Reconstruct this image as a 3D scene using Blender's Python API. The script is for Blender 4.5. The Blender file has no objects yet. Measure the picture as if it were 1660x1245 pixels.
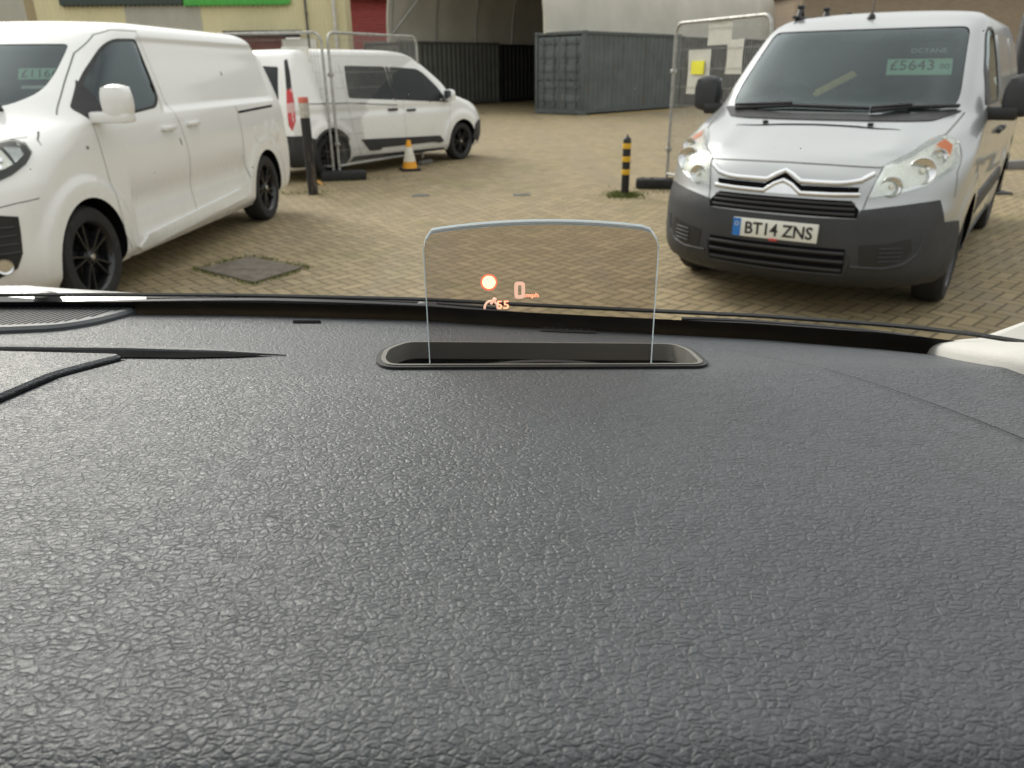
import bpy, bmesh, math, random
import numpy as np
from mathutils import Vector, Matrix
from mathutils.bvhtree import BVHTree
from mathutils.geometry import delaunay_2d_cdt
random.seed(7)
R = math.radians
SC = bpy.context.scene
COL = SC.collection

# ------------------------------------------------------------------ camera, sky, sun, exposure
EYE = Vector((0, 0, 1.495))
PITCH, ROLL = 22.63, 0.64
cd = bpy.data.cameras.new('camera'); cam = bpy.data.objects.new('camera', cd); COL.objects.link(cam)
cd.sensor_width = 36; cd.lens = 1223.8 / 1660 * 36; cd.clip_start = 0.02; cd.clip_end = 600
cam.matrix_world = Matrix.Translation(EYE) @ (Matrix.Rotation(R(90 - PITCH), 4, 'X') @ Matrix.Rotation(R(-ROLL), 4, 'Z'))
cd.dof.use_dof = True; cd.dof.focus_distance = 0.50; cd.dof.aperture_fstop = 15
SC.camera = cam

SUN_EL, SUN_AZ = 33, 320      # azimuth measured clockwise from +Y
wd = bpy.data.worlds.new('World'); SC.world = wd; wd.use_nodes = True
nt = wd.node_tree; bgn = nt.nodes['Background']
sky = nt.nodes.new('ShaderNodeTexSky'); sky.sky_type = 'NISHITA'; sky.sun_disc = False
sky.sun_elevation = R(SUN_EL); sky.sun_rotation = R(SUN_AZ); sky.dust_density = 6; sky.air_density = 1.0; sky.ozone_density = 1.5
hs = nt.nodes.new('ShaderNodeHueSaturation'); hs.inputs['Saturation'].default_value = 0.38
nt.links.new(sky.outputs[0], hs.inputs['Color']); 
# an overcast deck over the clear sky: three times brighter overhead than at the horizon, a little uneven
gen = nt.nodes.new('ShaderNodeTexCoord'); sxyz = nt.nodes.new('ShaderNodeSeparateXYZ'); nt.links.new(gen.outputs['Generated'], sxyz.inputs[0])
mr = nt.nodes.new('ShaderNodeMapRange'); nt.links.new(sxyz.outputs[2], mr.inputs[0])
for i_, v_ in enumerate((-.02, 1, 1.9, 5.2)): mr.inputs[i_ + 1].default_value = v_
cn = nt.nodes.new('ShaderNodeTexNoise'); nt.links.new(gen.outputs['Generated'], cn.inputs['Vector']); cn.inputs['Scale'].default_value = 2.2; cn.inputs['Detail'].default_value = 5
cr_ = nt.nodes.new('ShaderNodeMapRange'); nt.links.new(cn.outputs[0], cr_.inputs[0])
for i_, v_ in enumerate((.3, .7, .72, 1.28)): cr_.inputs[i_ + 1].default_value = v_
mu = nt.nodes.new('ShaderNodeMath'); mu.operation = 'MULTIPLY'; nt.links.new(mr.outputs[0], mu.inputs[0]); nt.links.new(cr_.outputs[0], mu.inputs[1])
tint = nt.nodes.new('ShaderNodeVectorMath'); tint.operation = 'SCALE'; tint.inputs[0].default_value = (1.0, 1.0, .955); nt.links.new(mu.outputs[0], tint.inputs['Scale'])
mxs = nt.nodes.new('ShaderNodeMix'); mxs.data_type = 'RGBA'; mxs.inputs[0].default_value = .75
nt.links.new(hs.outputs[0], mxs.inputs[6]); nt.links.new(tint.outputs[0], mxs.inputs[7]); nt.links.new(mxs.outputs[2], bgn.inputs['Color'])
bgn.inputs['Strength'].default_value = 0.15
sl = bpy.data.lights.new('sun', 'SUN'); sl.energy = 0.9; sl.angle = R(22); sl.color = (1, .95, .86)
so = bpy.data.objects.new('sun', sl); COL.objects.link(so)
az, el = R(SUN_AZ), R(SUN_EL)
sdir = Vector((math.sin(az) * math.cos(el), math.cos(az) * math.cos(el), math.sin(el)))
so.rotation_euler = sdir.to_track_quat('Z', 'Y').to_euler()
SC.view_settings.view_transform = 'Standard'; SC.view_settings.look = 'None'
SC.view_settings.gamma = 1; SC.view_settings.exposure = 0.98
SC.cycles.max_bounces = 8; SC.cycles.transparent_max_bounces = 16

# ------------------------------------------------------------------ materials
class N:
    """tiny node-building helper"""
    def __init__(s, name):
        s.m = bpy.data.materials.new(name); s.m.use_nodes = True; s.t = s.m.node_tree
        s.b = s.t.nodes['Principled BSDF']; s.out = s.t.nodes['Material Output']
    def n(s, typ, **k):
        o = s.t.nodes.new(typ)
        for a, v in k.items(): setattr(o, a, v)
        return o
    def put(s, sock, v):
        if isinstance(v, bpy.types.NodeSocket): s.t.links.new(v, sock)
        elif isinstance(v, (tuple, list)) and len(v) == 3 and sock.type == 'RGBA': sock.default_value = (*v, 1)
        else: sock.default_value = v
    def set(s, **k):
        for a, v in k.items(): s.put(s.b.inputs[a.replace('_', ' ')], v)
        return s
    def math(s, op, a, b=None, c=None):
        o = s.n('ShaderNodeMath', operation=op); s.put(o.inputs[0], a)
        if b is not None: s.put(o.inputs[1], b)
        if c is not None: s.put(o.inputs[2], c)
        return o.outputs[0]
    def mix(s, f, a, b):
        o = s.n('ShaderNodeMix', data_type='RGBA'); s.put(o.inputs[0], f); s.put(o.inputs[6], a); s.put(o.inputs[7], b)
        return o.outputs[2]
    def pos(s):
        return s.n('ShaderNodeTexCoord').outputs['Object']
    def geo(s):
        return s.n('ShaderNodeNewGeometry').outputs['Position']
    def noise(s, vec, scale, detail=4, rough=.55):
        o = s.n('ShaderNodeTexNoise'); s.put(o.inputs['Vector'], vec)
        o.inputs['Scale'].default_value = scale; o.inputs['Detail'].default_value = detail; o.inputs['Roughness'].default_value = rough
        return o.outputs[0]
    def ramp(s, f, lo, hi, a=0., b=1.):
        o = s.n('ShaderNodeMapRange'); s.put(o.inputs[0], f)
        for i, v in enumerate((lo, hi, a, b)): o.inputs[i + 1].default_value = v
        return o.outputs[0]
    def bump(s, h, dist, strength=1.):
        o = s.n('ShaderNodeBump'); o.inputs['Distance'].default_value = dist; o.inputs['Strength'].default_value = strength
        s.put(o.inputs['Height'], h); s.t.links.new(o.outputs[0], s.b.inputs['Normal'])
        return o
    def scaled(s, vec, sx, sy, sz, rot=0):
        o = s.n('ShaderNodeMapping'); s.put(o.inputs['Vector'], vec); o.inputs['Scale'].default_value = (sx, sy, sz)
        o.inputs['Rotation'].default_value = (0, 0, rot); return o.outputs[0]

def plain(name, col, rough=.5, metal=0., spec=.5, coat=0., var=.12, scale=6., bump=0., bscale=60.):
    s = N(name); p = s.pos()
    f = s.noise(p, scale, 5)
    d = tuple(c * (1 - var) for c in col); l = tuple(min(1, c * (1 + var)) for c in col)
    s.set(Base_Color=s.mix(s.ramp(f, .3, .7), d, l), Roughness=s.ramp(s.noise(p, scale * 3, 3), .3, .7, rough * .85, min(1, rough * 1.15)), Metallic=metal)
    s.b.inputs['Specular IOR Level'].default_value = spec; s.b.inputs['Coat Weight'].default_value = coat
    s.b.inputs['Coat Roughness'].default_value = .06
    if bump: s.bump(s.noise(p, bscale, 4), bump)
    return s.m

def paint(name, col, metal, rough, dirt=(.30, .27, .21)):
    s = N(name); p = s.pos()
    sep = s.n('ShaderNodeSeparateXYZ'); s.put(sep.inputs[0], p)
    streak = s.noise(s.scaled(p, 9, 9, 1.2), 1.0, 6, .65)
    blot = s.noise(p, 2.2, 6, .6)
    low = s.ramp(sep.outputs[2], .8, .2, 0., .22)                 # road film thrown up on the lower panels
    f = s.math('MULTIPLY', s.math('ADD', low, .025), s.ramp(s.math('MULTIPLY', streak, blot), .12, .42))
    speck = s.ramp(s.noise(p, 90, 2), .71, .76, 0, .35)
    f = s.math('MINIMUM', s.math('ADD', f, speck), .8)
    s.set(Base_Color=s.mix(f, col, dirt), Metallic=s.ramp(f, 0, 1, metal, 0), Roughness=s.ramp(f, 0, .6, rough, .6))
    s.b.inputs['Coat Weight'].default_value = .8; s.b.inputs['Coat Roughness'].default_value = .07
    s.bump(s.noise(p, 2.5, 2), .0015, .3)
    return s.m

def glass(name, tint, rough=.01, refl=1.):
    s = N(name); t = s.t
    tr = s.n('ShaderNodeBsdfTransparent'); tr.inputs[0].default_value = (*tint, 1)
    gl = s.n('ShaderNodeBsdfGlossy'); gl.inputs['Roughness'].default_value = rough; gl.inputs[0].default_value = (.84, .95, .98, 1) if refl > .6 else (.95, .95, .92, 1)
    fr = s.n('ShaderNodeFresnel'); fr.inputs[0].default_value = 1.52
    f = s.math('MINIMUM', s.math('MULTIPLY', fr.outputs[0], 1.5 * refl), 1.)
    mx = s.n('ShaderNodeMixShader'); t.links.new(f, mx.inputs[0]); t.links.new(tr.outputs[0], mx.inputs[1]); t.links.new(gl.outputs[0], mx.inputs[2])
    t.links.new(mx.outputs[0], s.out.inputs[0]); t.nodes.remove(s.b)
    return s.m

def emit(name, col, strength):
    s = N(name); s.set(Base_Color=col, Emission_Color=col, Emission_Strength=strength, Roughness=.5); return s.m

M = {}
M['white'] = paint('white_paint', (.84, .84, .825), 0, .26)
M['silver'] = paint('silver_paint', (.45, .465, .475), .70, .30)
M['plastic'] = plain('grey_plastic', (.030, .032, .035), .55, bump=.0006, bscale=500)
M['black'] = plain('black_plastic', (.014, .014, .015), .45)
M['dark'] = plain('dark_cavity', (.008, .008, .009), .95, spec=.02)
M['rubber'] = plain('tyre_rubber', (.018, .018, .018), .8, bump=.002, bscale=120)
M['alloy'] = plain('black_alloy', (.03, .03, .032), .3, .6, coat=.5)
M['steel'] = plain('steel_wheel', (.06, .06, .06), .5, .3)
M['chrome'] = plain('chrome', (.75, .76, .78), .14, 1., var=.04)
M['galv'] = plain('galvanised_steel', (.40, .40, .38), .5, .7, var=.25, scale=14)
M['glass'] = glass('van_window_glass', (.52, .60, .58))
M['glass_dark'] = glass('tinted_window_glass', (.20, .25, .25))
M['lens'] = glass('headlight_lens', (.92, .94, .92), .02, .5)
M['reflector'] = plain('lamp_reflector', (.86, .86, .83), .30, .6, var=.06, scale=12)
M['orange'] = plain('indicator_orange', (.75, .20, .04), .25)
M['redlens'] = plain('red_lens', (.50, .012, .02), .15, coat=.6)
M['cabin'] = plain('cabin_trim', (.07, .075, .08), .8)
M['seat'] = plain('seat_cloth', (.05, .055, .065), .9)
M['dusty'] = plain('dusty_rubber', (.13, .125, .115), .8)
M['plate'] = plain('number_plate_white', (.72, .72, .66), .35, var=.04)
M['plateblue'] = plain('number_plate_blue', (.02, .17, .52), .35)
M['pale'] = plain('pale_lens', (.62, .40, .38), .2)
M['gap'] = plain('shut_line_shadow', (.15, .15, .145), .8)
M['ink'] = plain('black_ink', (.012, .012, .012), .5)
M['paper'] = plain('paper_sheet', (.74, .73, .66), .7, var=.06)
M['pricecard'] = plain('price_card', (.52, .80, .58), .6, var=.08, scale=30)

# ------------------------------------------------------------------ object helpers
def tag(o, label=None, cat=None, group=None, kind=None):
    for k, v in (('label', label), ('category', cat), ('group', group), ('kind', kind)):
        if v: o[k] = v
    return o
def empty(name, loc, rz=0, **k):
    o = bpy.data.objects.new(name, None); COL.objects.link(o); o.location = loc; o.rotation_euler.z = rz
    o.empty_display_size = .1
    return tag(o, **k)
def mesh_obj(name, verts, faces, mats, parent=None, smooth=40, mi=None, **k):
    me = bpy.data.meshes.new(name); me.from_pydata([tuple(v) for v in verts], [], faces)
    for m in (mats if isinstance(mats, (list, tuple)) else [mats]): me.materials.append(m)
    if mi is not None: me.polygons.foreach_set('material_index', mi)
    if smooth:
        me.polygons.foreach_set('use_smooth', [True] * len(me.polygons)); me.set_sharp_from_angle(angle=R(smooth))
    me.update()
    o = bpy.data.objects.new(name, me); COL.objects.link(o)
    if parent: o.parent = parent
    return tag(o, **k)
def copy_tree(o, parent=None):
    c = o.copy(); COL.objects.link(c); c.parent = parent
    for ch in o.children: copy_tree(ch, c)
    return c

class MB:
    def __init__(s): s.v = []; s.f = []; s.mi = []; s.cur = 0
    def add(s, v, f):
        b = len(s.v); s.v += [tuple(q) for q in v]; s.f += [tuple(b + i for i in q) for q in f]; s.mi += [s.cur] * len(f); return s
    def mat(s, i): s.cur = i; return s
    def box(s, c, d, rot=None, bev=0.):
        bm = bmesh.new(); bmesh.ops.create_cube(bm, size=1); bmesh.ops.scale(bm, vec=d, verts=bm.verts)
        if bev: bmesh.ops.bevel(bm, geom=bm.edges[:], offset=bev, segments=2, affect='EDGES', profile=.5)
        return s.bm(bm, Matrix.Translation(c) @ (rot.to_4x4() if rot else Matrix()))
    def bm(s, bm, mtx=None):
        if mtx: bm.transform(mtx)
        bm.verts.index_update(); s.add([v.co[:] for v in bm.verts], [[v.index for v in f.verts] for f in bm.faces]); bm.free(); return s
    def tube(s, path, r, seg=10, closed=False, caps=True):
        P = [Vector(p) for p in path]; n = len(P); rs = r if isinstance(r, (list, tuple)) else [r] * n
        V = []; ref = None
        for i, p in enumerate(P):
            if closed: t = (P[(i + 1) % n] - P[i - 1])
            else: t = P[min(i + 1, n - 1)] - P[max(i - 1, 0)]
            t.normalize()
            if ref is None: ref = t.orthogonal().normalized()
            ref = (ref - t * ref.dot(t)).normalized(); b = t.cross(ref)
            V += [p + (ref * math.cos(2 * math.pi * k / seg) + b * math.sin(2 * math.pi * k / seg)) * rs[i] for k in range(seg)]
        F = []
        for i in range(n if closed else n - 1):
            j = (i + 1) % n
            for k in range(seg):
                l = (k + 1) % seg; F.append((i * seg + k, i * seg + l, j * seg + l, j * seg + k))
        if caps and not closed: F += [tuple(range(seg))[::-1], tuple((n - 1) * seg + k for k in range(seg))]
        return s.add(V, F)
    def lathe(s, prof, mtx=None, seg=32, close=False, caps=True):
        """prof: (radius, height) pairs round local Z"""
        V = []; n = len(prof)
        for r, h in prof:
            V += [Vector((r * math.cos(2 * math.pi * k / seg), r * math.sin(2 * math.pi * k / seg), h)) for k in range(seg)]
        F = []
        for i in range(n if close else n - 1):
            j = (i + 1) % n
            for k in range(seg):
                l = (k + 1) % seg; F.append((i * seg + k, i * seg + l, j * seg + l, j * seg + k))
        if not close and caps:
            if prof[0][0] > 1e-5: F.append(tuple(range(seg))[::-1])
            if prof[-1][0] > 1e-5: F.append(tuple((n - 1) * seg + k for k in range(seg)))
        if mtx: V = [mtx @ v for v in V]
        return s.add(V, F)
    def prism(s, poly, a, b, axis='y'):
        """poly in the plane across AXIS ('y': (x,z), 'x': (y,z), 'z': (x,y)), extruded from a to b"""
        def P(p, t): return {'y': (p[0], t, p[1]), 'x': (t, p[0], p[1]), 'z': (p[0], p[1], t)}[axis]
        n = len(poly); V = [P(p, a) for p in poly] + [P(p, b) for p in poly]
        F = [tuple(range(n)), tuple(range(2 * n - 1, n - 1, -1))] + [(i, i + n, (i + 1) % n + n, (i + 1) % n) for i in range(n)]
        return s.add(V, F)
    def build(s, name, mats, parent=None, smooth=40, **k):
        o = mesh_obj(name, s.v, s.f, mats, parent, smooth, s.mi if isinstance(mats, (list, tuple)) else None, **k)
        bm = bmesh.new(); bm.from_mesh(o.data); bmesh.ops.recalc_face_normals(bm, faces=bm.faces); bm.to_mesh(o.data); bm.free()
        if smooth: o.data.set_sharp_from_angle(angle=R(smooth))
        return o

def rounded(pts, r, k=4):
    """round the corners of a polygon; r: radius or one per corner"""
    out = []; n = len(pts)
    for i in range(n):
        p, a, b = Vector(pts[i]), Vector(pts[i - 1]), Vector(pts[(i + 1) % n])
        rr = r[i] if isinstance(r, (list, tuple)) else r
        da, db = (a - p), (b - p); t = min(rr, da.length * .49, db.length * .49)
        if t < 1e-5: out.append(tuple(p)); continue
        A, B = p + da.normalized() * t, p + db.normalized() * t
        for j in range(k + 1):
            u = j / k; out.append(tuple(A * (1 - u) ** 2 + p * 2 * u * (1 - u) + B * u * u))
    return out
def inset(poly, d):
    n = len(poly); out = []; ar = sum(poly[i - 1][0] * poly[i][1] - poly[i][0] * poly[i - 1][1] for i in range(n)); sg = 1 if ar > 0 else -1
    for i in range(n):
        a, p, b = Vector(poly[i - 1]), Vector(poly[i]), Vector(poly[(i + 1) % n])
        e = (p - a).normalized() + (b - p).normalized()
        if e.length < 1e-6: e = b - a
        e.normalize(); out.append((p.x - e.y * sg * d, p.y + e.x * sg * d))
    return out
def in_poly(x, y, P):
    c = False; j = len(P) - 1
    for i in range(len(P)):
        if (P[i][1] > y) != (P[j][1] > y) and x < (P[j][0] - P[i][0]) * (y - P[i][1]) / (P[j][1] - P[i][1]) + P[i][0]: c = not c
        j = i
    return c
def dens(poly, step):
    out = []
    for i in range(len(poly)):
        a, b = Vector(poly[i]), Vector(poly[(i + 1) % len(poly)]); k = max(1, int((b - a).length / step))
        out += [tuple(a.lerp(b, j / k)) for j in range(k)]
    return out

def text_mesh(txt, h, width=None, extr=.0008, bold=0.):
    """text as triangles in the XY plane, centred, cap height about h"""
    cu = bpy.data.curves.new('lettering', 'FONT'); cu.body = txt; cu.size = h / .69; cu.align_x = 'CENTER'; cu.extrude = extr; cu.offset = bold; cu.resolution_u = 3
    o = bpy.data.objects.new('lettering', cu); COL.objects.link(o)
    me = bpy.data.meshes.new_from_object(o.evaluated_get(bpy.context.evaluated_depsgraph_get()))
    V = [v.co.copy() for v in me.vertices]; F = [tuple(p.vertices) for p in me.polygons]
    bpy.data.objects.remove(o); bpy.data.curves.remove(cu); bpy.data.meshes.remove(me)
    x0, x1 = min(v.x for v in V), max(v.x for v in V); y0, y1 = min(v.y for v in V), max(v.y for v in V)
    sx = width / (x1 - x0) if width else 1
    return [Vector(((v.x - (x0 + x1) / 2) * sx, v.y - (y0 + y1) / 2, v.z)) for v in V], F

# ------------------------------------------------------------------ vehicle body: plan outlines stacked up in height
def body_surface(keys, disp=None, nz=90, ks=170, kf=44, kr=22):
    """keys rows: z, x_front, x_rear, half_width, front_depth, front_power, rear_depth, rear_power"""
    K = np.array(keys, float); t = np.concatenate([[0], np.cumsum(np.abs(np.diff(K[:, 0])) + .45 * np.abs(np.diff(K[:, 1])) + .3 * np.abs(np.diff(K[:, 3])))])
    def pchip(x, y, xi):
        h = np.diff(x); d = np.diff(y) / h; m = np.zeros(len(x))
        for i in range(1, len(x) - 1):
            if d[i - 1] * d[i] > 0:
                w1, w2 = 2 * h[i] + h[i - 1], h[i] + 2 * h[i - 1]; m[i] = (w1 + w2) / (w1 / d[i - 1] + w2 / d[i])
        m[0], m[-1] = d[0], d[-1]
        j = np.clip(np.searchsorted(x, xi) - 1, 0, len(h) - 1); s = (xi - x[j]) / h[j]
        return (2*s**3-3*s**2+1)*y[j] + (s**3-2*s**2+s)*h[j]*m[j] + (-2*s**3+3*s**2)*y[j+1] + (s**3-s**2)*h[j]*m[j+1]
    ti = np.linspace(0, t[-1], nz); L = np.stack([pchip(t, K[:, c], ti) for c in range(8)], 1)
    def quarter(a, w, n, k):
        th = np.linspace(0, np.pi / 2, 900); x = a * np.cos(th) ** (2 / n); y = w * np.sin(th) ** (2 / n)
        s = np.concatenate([[0], np.cumsum(np.hypot(np.diff(x), np.diff(y)))]); q = np.linspace(0, s[-1], k)
        return np.interp(q, s, x), np.interp(q, s, y)
    rings = []
    for z, xf, xr, w, af, pf, ar, pr in L:
        fx, fy = quarter(af, w, pf, kf); rx, ry = quarter(ar, w, pr, kr)
        sx = np.linspace(xf - af, xr + ar, ks)[1:-1]
        X = np.concatenate([fx + xf - af, sx, (xr + ar - rx)[::-1]]); Y = np.concatenate([fy, np.full(len(sx), w), ry[::-1]])
        rings.append(np.stack([X, Y, np.full(len(X), z)], 1))
    G = np.array(rings)                                             # nz, k, 3
    if disp is not None: G = disp(G)
    nzr, k, _ = G.shape
    full = np.concatenate([G, G[:, -2:0:-1] * np.array([1, -1, 1])], 1)   # close the loop on the other side
    kk = full.shape[1]; V = full.reshape(-1, 3).tolist(); F = []
    for i in range(nzr - 1):
        for j in range(kk):
            l = (j + 1) % kk; F.append((i * kk + j, i * kk + l, (i + 1) * kk + l, (i + 1) * kk + j))
    F.append(tuple(range(kk))[::-1])
    # roof cap: strips across the last ring
    b = (nzr - 1) * kk
    for j in range(k - 1):
        a0, a1 = b + j, b + j + 1; c0, c1 = b + (kk - j) % kk, b + kk - j - 1
        if j == 0: F.append((a0, a1, c1))
        elif j == k - 2: F.append((a0, a1, c0))
        else: F.append((a0, a1, c1, c0))
    return V, F

def sstep(a, b, x):
    t = np.clip((x - a) / (b - a), 0, 1); return t * t * (3 - 2 * t)

class Skin:
    """projects outlines on to a body surface"""
    def __init__(s, V, F): s.bvh = BVHTree.FromPolygons([Vector(v) for v in V], F)
    def hit(s, p, proj, x0=0.):
        a, z = p
        if proj == 'L': o, d = Vector((a, 3, z)), Vector((0, -1, 0))
        elif proj == 'R': o, d = Vector((a, -3, z)), Vector((0, 1, 0))
        elif proj == 'F': o, d = Vector((3, a, z)), Vector((-1, 0, 0))
        elif proj == 'B': o, d = Vector((-7, a, z)), Vector((1, 0, 0))
        elif proj == 'T': o, d = Vector((a, z, 4)), Vector((0, 0, -1))
        else:                                                       # 'C': angle (degrees) round a vertical axis at x0
            c, q = math.cos(R(a)), math.sin(R(a)); o, d = Vector((x0 + 4 * c, 4 * q, z)), Vector((-c, -q, 0))
        h = s.bvh.ray_cast(o, d)
        if h[0] is None: return None
        n = h[1]
        if n.dot(d) > 0: n = -n
        return h[0], n, d
    def patch(s, name, poly, proj, mat, parent, off=.003, thick=.02, step=.05, x0=0., along=False, hole=None, smooth=45):
        """a panel of the given outline lying OFF above the skin, with a skirt THICK deep"""
        ang = proj == 'C'; sc = 60. if ang else 1.
        P = [(a / sc, z) for a, z in poly]; P = dens(P, step)
        loops = [P]
        if hole: loops.append(dens([(a / sc, z) for a, z in hole], step))
        pts = [q for l in loops for q in l]; edges = []; b = 0
        for l in loops: edges += [(b + i, b + (i + 1) % len(l)) for i in range(len(l))]; b += len(l)
        nb = len(pts)
        xs = [p[0] for p in P]; ys = [p[1] for p in P]; g = step
        y = min(ys) + g * .5
        while y < max(ys):
            x = min(xs) + g * .5
            while x < max(xs):
                if in_poly(x, y, inset(P, g * .35)) and not (hole and in_poly(x, y, inset(loops[1], -g * .35))): pts.append((x, y))
                x += g
            y += g
        v2, _, f2, ov, _, _ = delaunay_2d_cdt([Vector(p) for p in pts], edges, [], 1 if not hole else 2, 1e-6)
        if hole:
            f2 = [f for f in f2 if not in_poly(sum(v2[i].x for i in f) / len(f), sum(v2[i].y for i in f) / len(f), loops[1])
                  and in_poly(sum(v2[i].x for i in f) / len(f), sum(v2[i].y for i in f) / len(f), loops[0])]
        top = []; bot = []; ok = []
        last = None
        for p in v2:
            h = s.hit((p.x * sc, p.y), proj, x0)
            if h is None: top.append(None); bot.append(None); continue
            q, n, d = h
            if along: n = -d
            top.append(q + n * off); bot.append(q + n * (off - thick))
        f2 = [f for f in f2 if all(top[i] is not None for i in f)]
        nv = len(v2); V = [t if t is not None else Vector() for t in top] + [t if t is not None else Vector() for t in bot]
        cnt = {}
        for f in f2:
            for i in range(len(f)):
                e = (f[i], f[(i + 1) % len(f)]); cnt[e] = 1
        F = [tuple(f) for f in f2]
        if thick: F += [(e[1], e[0], e[0] + nv, e[1] + nv) for e in cnt if (e[1], e[0]) not in cnt]
        used = sorted({i for f in F for i in f}); mp = {o: i for i, o in enumerate(used)}
        me_v = [V[i] for i in used]; me_f = [tuple(mp[i] for i in f) for f in F]
        o = mesh_obj(name, me_v, me_f, mat, parent, None)
        bm = bmesh.new(); bm.from_mesh(o.data)
        # face the panel outwards
        if f2:
            bm.faces.ensure_lookup_table(); h = s.hit((v2[f2[0][0]].x * sc, v2[f2[0][0]].y), proj, x0)
            if bm.faces[0].normal.dot(h[2]) > 0: bmesh.ops.reverse_faces(bm, faces=bm.faces)
        bm.to_mesh(o.data); bm.free()
        o.data.polygons.foreach_set('use_smooth', [True] * len(o.data.polygons)); o.data.set_sharp_from_angle(angle=R(smooth))
        return o
    def line(s, name, path, w, proj, mat, parent, off=.0015, x0=0., step=.03, closed=False):
        """narrow ribbon following the skin: a shut line, a moulding edge"""
        sc = 60. if proj == 'C' else 1.
        P = [Vector((a / sc, z)) for a, z in path]; D = []
        m = len(P) if closed else len(P) - 1
        for i in range(m):
            a, b = P[i], P[(i + 1) % len(P)]; k = max(1, int((b - a).length / step)); D += [a.lerp(b, j / k) for j in range(k)]
        if not closed: D.append(P[-1])
        V = []; F = []; ws = w if isinstance(w, (list, tuple)) else None
        for i, p in enumerate(D):
            a = D[i - 1] if i or closed else p; b = D[(i + 1) % len(D)] if i + 1 < len(D) or closed else p
            t = (b - a).normalized(); nn = Vector((-t.y, t.x)); ww = w if ws is None else np.interp(i / (len(D) - 1), np.linspace(0, 1, len(ws)), ws)
            for sg in (-.5, .5):
                q = p + nn * ww * sg; h = s.hit((q.x * sc, q.y), proj, x0)
                if h is None: V.append(None)
                else: V.append(h[0] + h[1] * off)
        n = len(D)
        for i in range(n if closed else n - 1):
            j = (i + 1) % n; f = (2 * i, 2 * i + 1, 2 * j + 1, 2 * j)
            if all(V[q] is not None for q in f): F.append(f)
        return mesh_obj(name, [v or Vector() for v in V], F, mat, parent, 60) if name else (V, F)

def boolean(o, cutters):
    bm = bmesh.new(); bm.from_mesh(o.data); bmesh.ops.recalc_face_normals(bm, faces=bm.faces); bm.to_mesh(o.data); bm.free()
    for v, f, m in cutters:
        c = MB().add(v, f).build('cutter', m, o.parent, None)
        md = o.modifiers.new('cut', 'BOOLEAN'); md.operation = 'DIFFERENCE'; md.object = c; md.solver = 'EXACT'; md.material_mode = 'TRANSFER'
        bpy.context.view_layer.update()
        me = bpy.data.meshes.new_from_object(o.evaluated_get(bpy.context.evaluated_depsgraph_get()))
        o.modifiers.clear(); old = o.data; o.data = me; bpy.data.meshes.remove(old)
        cm = c.data; bpy.data.objects.remove(c); bpy.data.meshes.remove(cm)
    bm = bmesh.new(); bm.from_mesh(o.data); bmesh.ops.remove_doubles(bm, verts=bm.verts, dist=.0004); bm.to_mesh(o.data); bm.free()
    o.data.polygons.foreach_set('use_smooth', [True] * len(o.data.polygons)); o.data.set_sharp_from_angle(angle=R(38))

def prism_cut(poly, a, b, axis, m): t = MB().prism(poly, a, b, axis); return (t.v, t.f, m)
def cyl_cut(x, z, r, y0, y1, m):
    return prism_cut([(x + r * math.cos(2 * math.pi * k / 48), z + r * math.sin(2 * math.pi * k / 48)) for k in range(48)], y0, y1, 'y', m)

# ------------------------------------------------------------------ vehicle shapes (front axle at x=0, nose to +x, left to +y)
def disp_white(G):
    x, y, z = G[..., 0], G[..., 1], G[..., 2]; side = sstep(.70, .86, y) * (z < 1.84)
    d = np.zeros_like(x)
    for hx, s in ((0, 1), (-3.275, .6)):
        r = np.hypot(x - hx, z - .34); d += .022 * s * sstep(.55, .49, r)
    m = sstep(-3.80, -3.75, x) * sstep(-1.30, -1.36, x) * sstep(1.205, 1.245, z) * sstep(1.765, 1.725, z)
    d -= .024 * m * (z < 1.80)
    for hx in (-3.42, -3.62): d += .010 * sstep(.13, .05, np.hypot(x - hx, z - .90))
    lo = sstep(-.55, -.62, x) * sstep(-2.82, -2.72, x)
    d += lo * (-.034 * np.exp(-((z - .60) / .13) ** 2) + .016 * sstep(.40, .345, z))
    G = G.copy(); G[..., 1] = y + d * side
    return G
WHITE = [
 # z     xf     xr    w    af   pf   ar  pr
 (.22,  .74, -3.98, .88, .55, 2.7, .12, 3),
 (.30,  .82, -4.06, .935, .60, 2.7, .12, 3),
 (.45,  .875, -4.11, .955, .60, 2.6, .12, 3),
 (.65,  .88, -4.12, .965, .62, 2.5, .12, 3),
 (.85,  .85, -4.09, .968, .62, 2.5, .12, 3),
 (.98,  .76, -4.07, .966, .66, 2.5, .12, 3),
 (1.08, .58, -4.06, .958, .64, 2.6, .12, 3),
 (1.17, .33, -4.05, .945, .60, 2.7, .12, 3),
 (1.23, .14, -4.03, .932, .58, 2.7, .12, 3),
 (1.40, -.12, -3.97, .895, .56, 2.7, .12, 3),
 (1.60, -.42, -3.88, .845, .50, 2.8, .12, 3),
 (1.74, -.63, -3.80, .805, .46, 2.9, .14, 2.8),
 (1.80, -.75, -3.74, .775, .44, 2.8, .16, 2.6),
 (1.84, -.90, -3.64, .725, .44, 2.6, .2, 2.4),
 (1.865, -1.12, -3.45, .63, .5, 2.4, .3, 2.2),
 (1.885, -1.5, -3.1, .40, .6, 2.2, .5, 2.1),
 (1.892, -1.9, -2.7, .16, .3, 2.1, .3, 2.1)]

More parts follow.
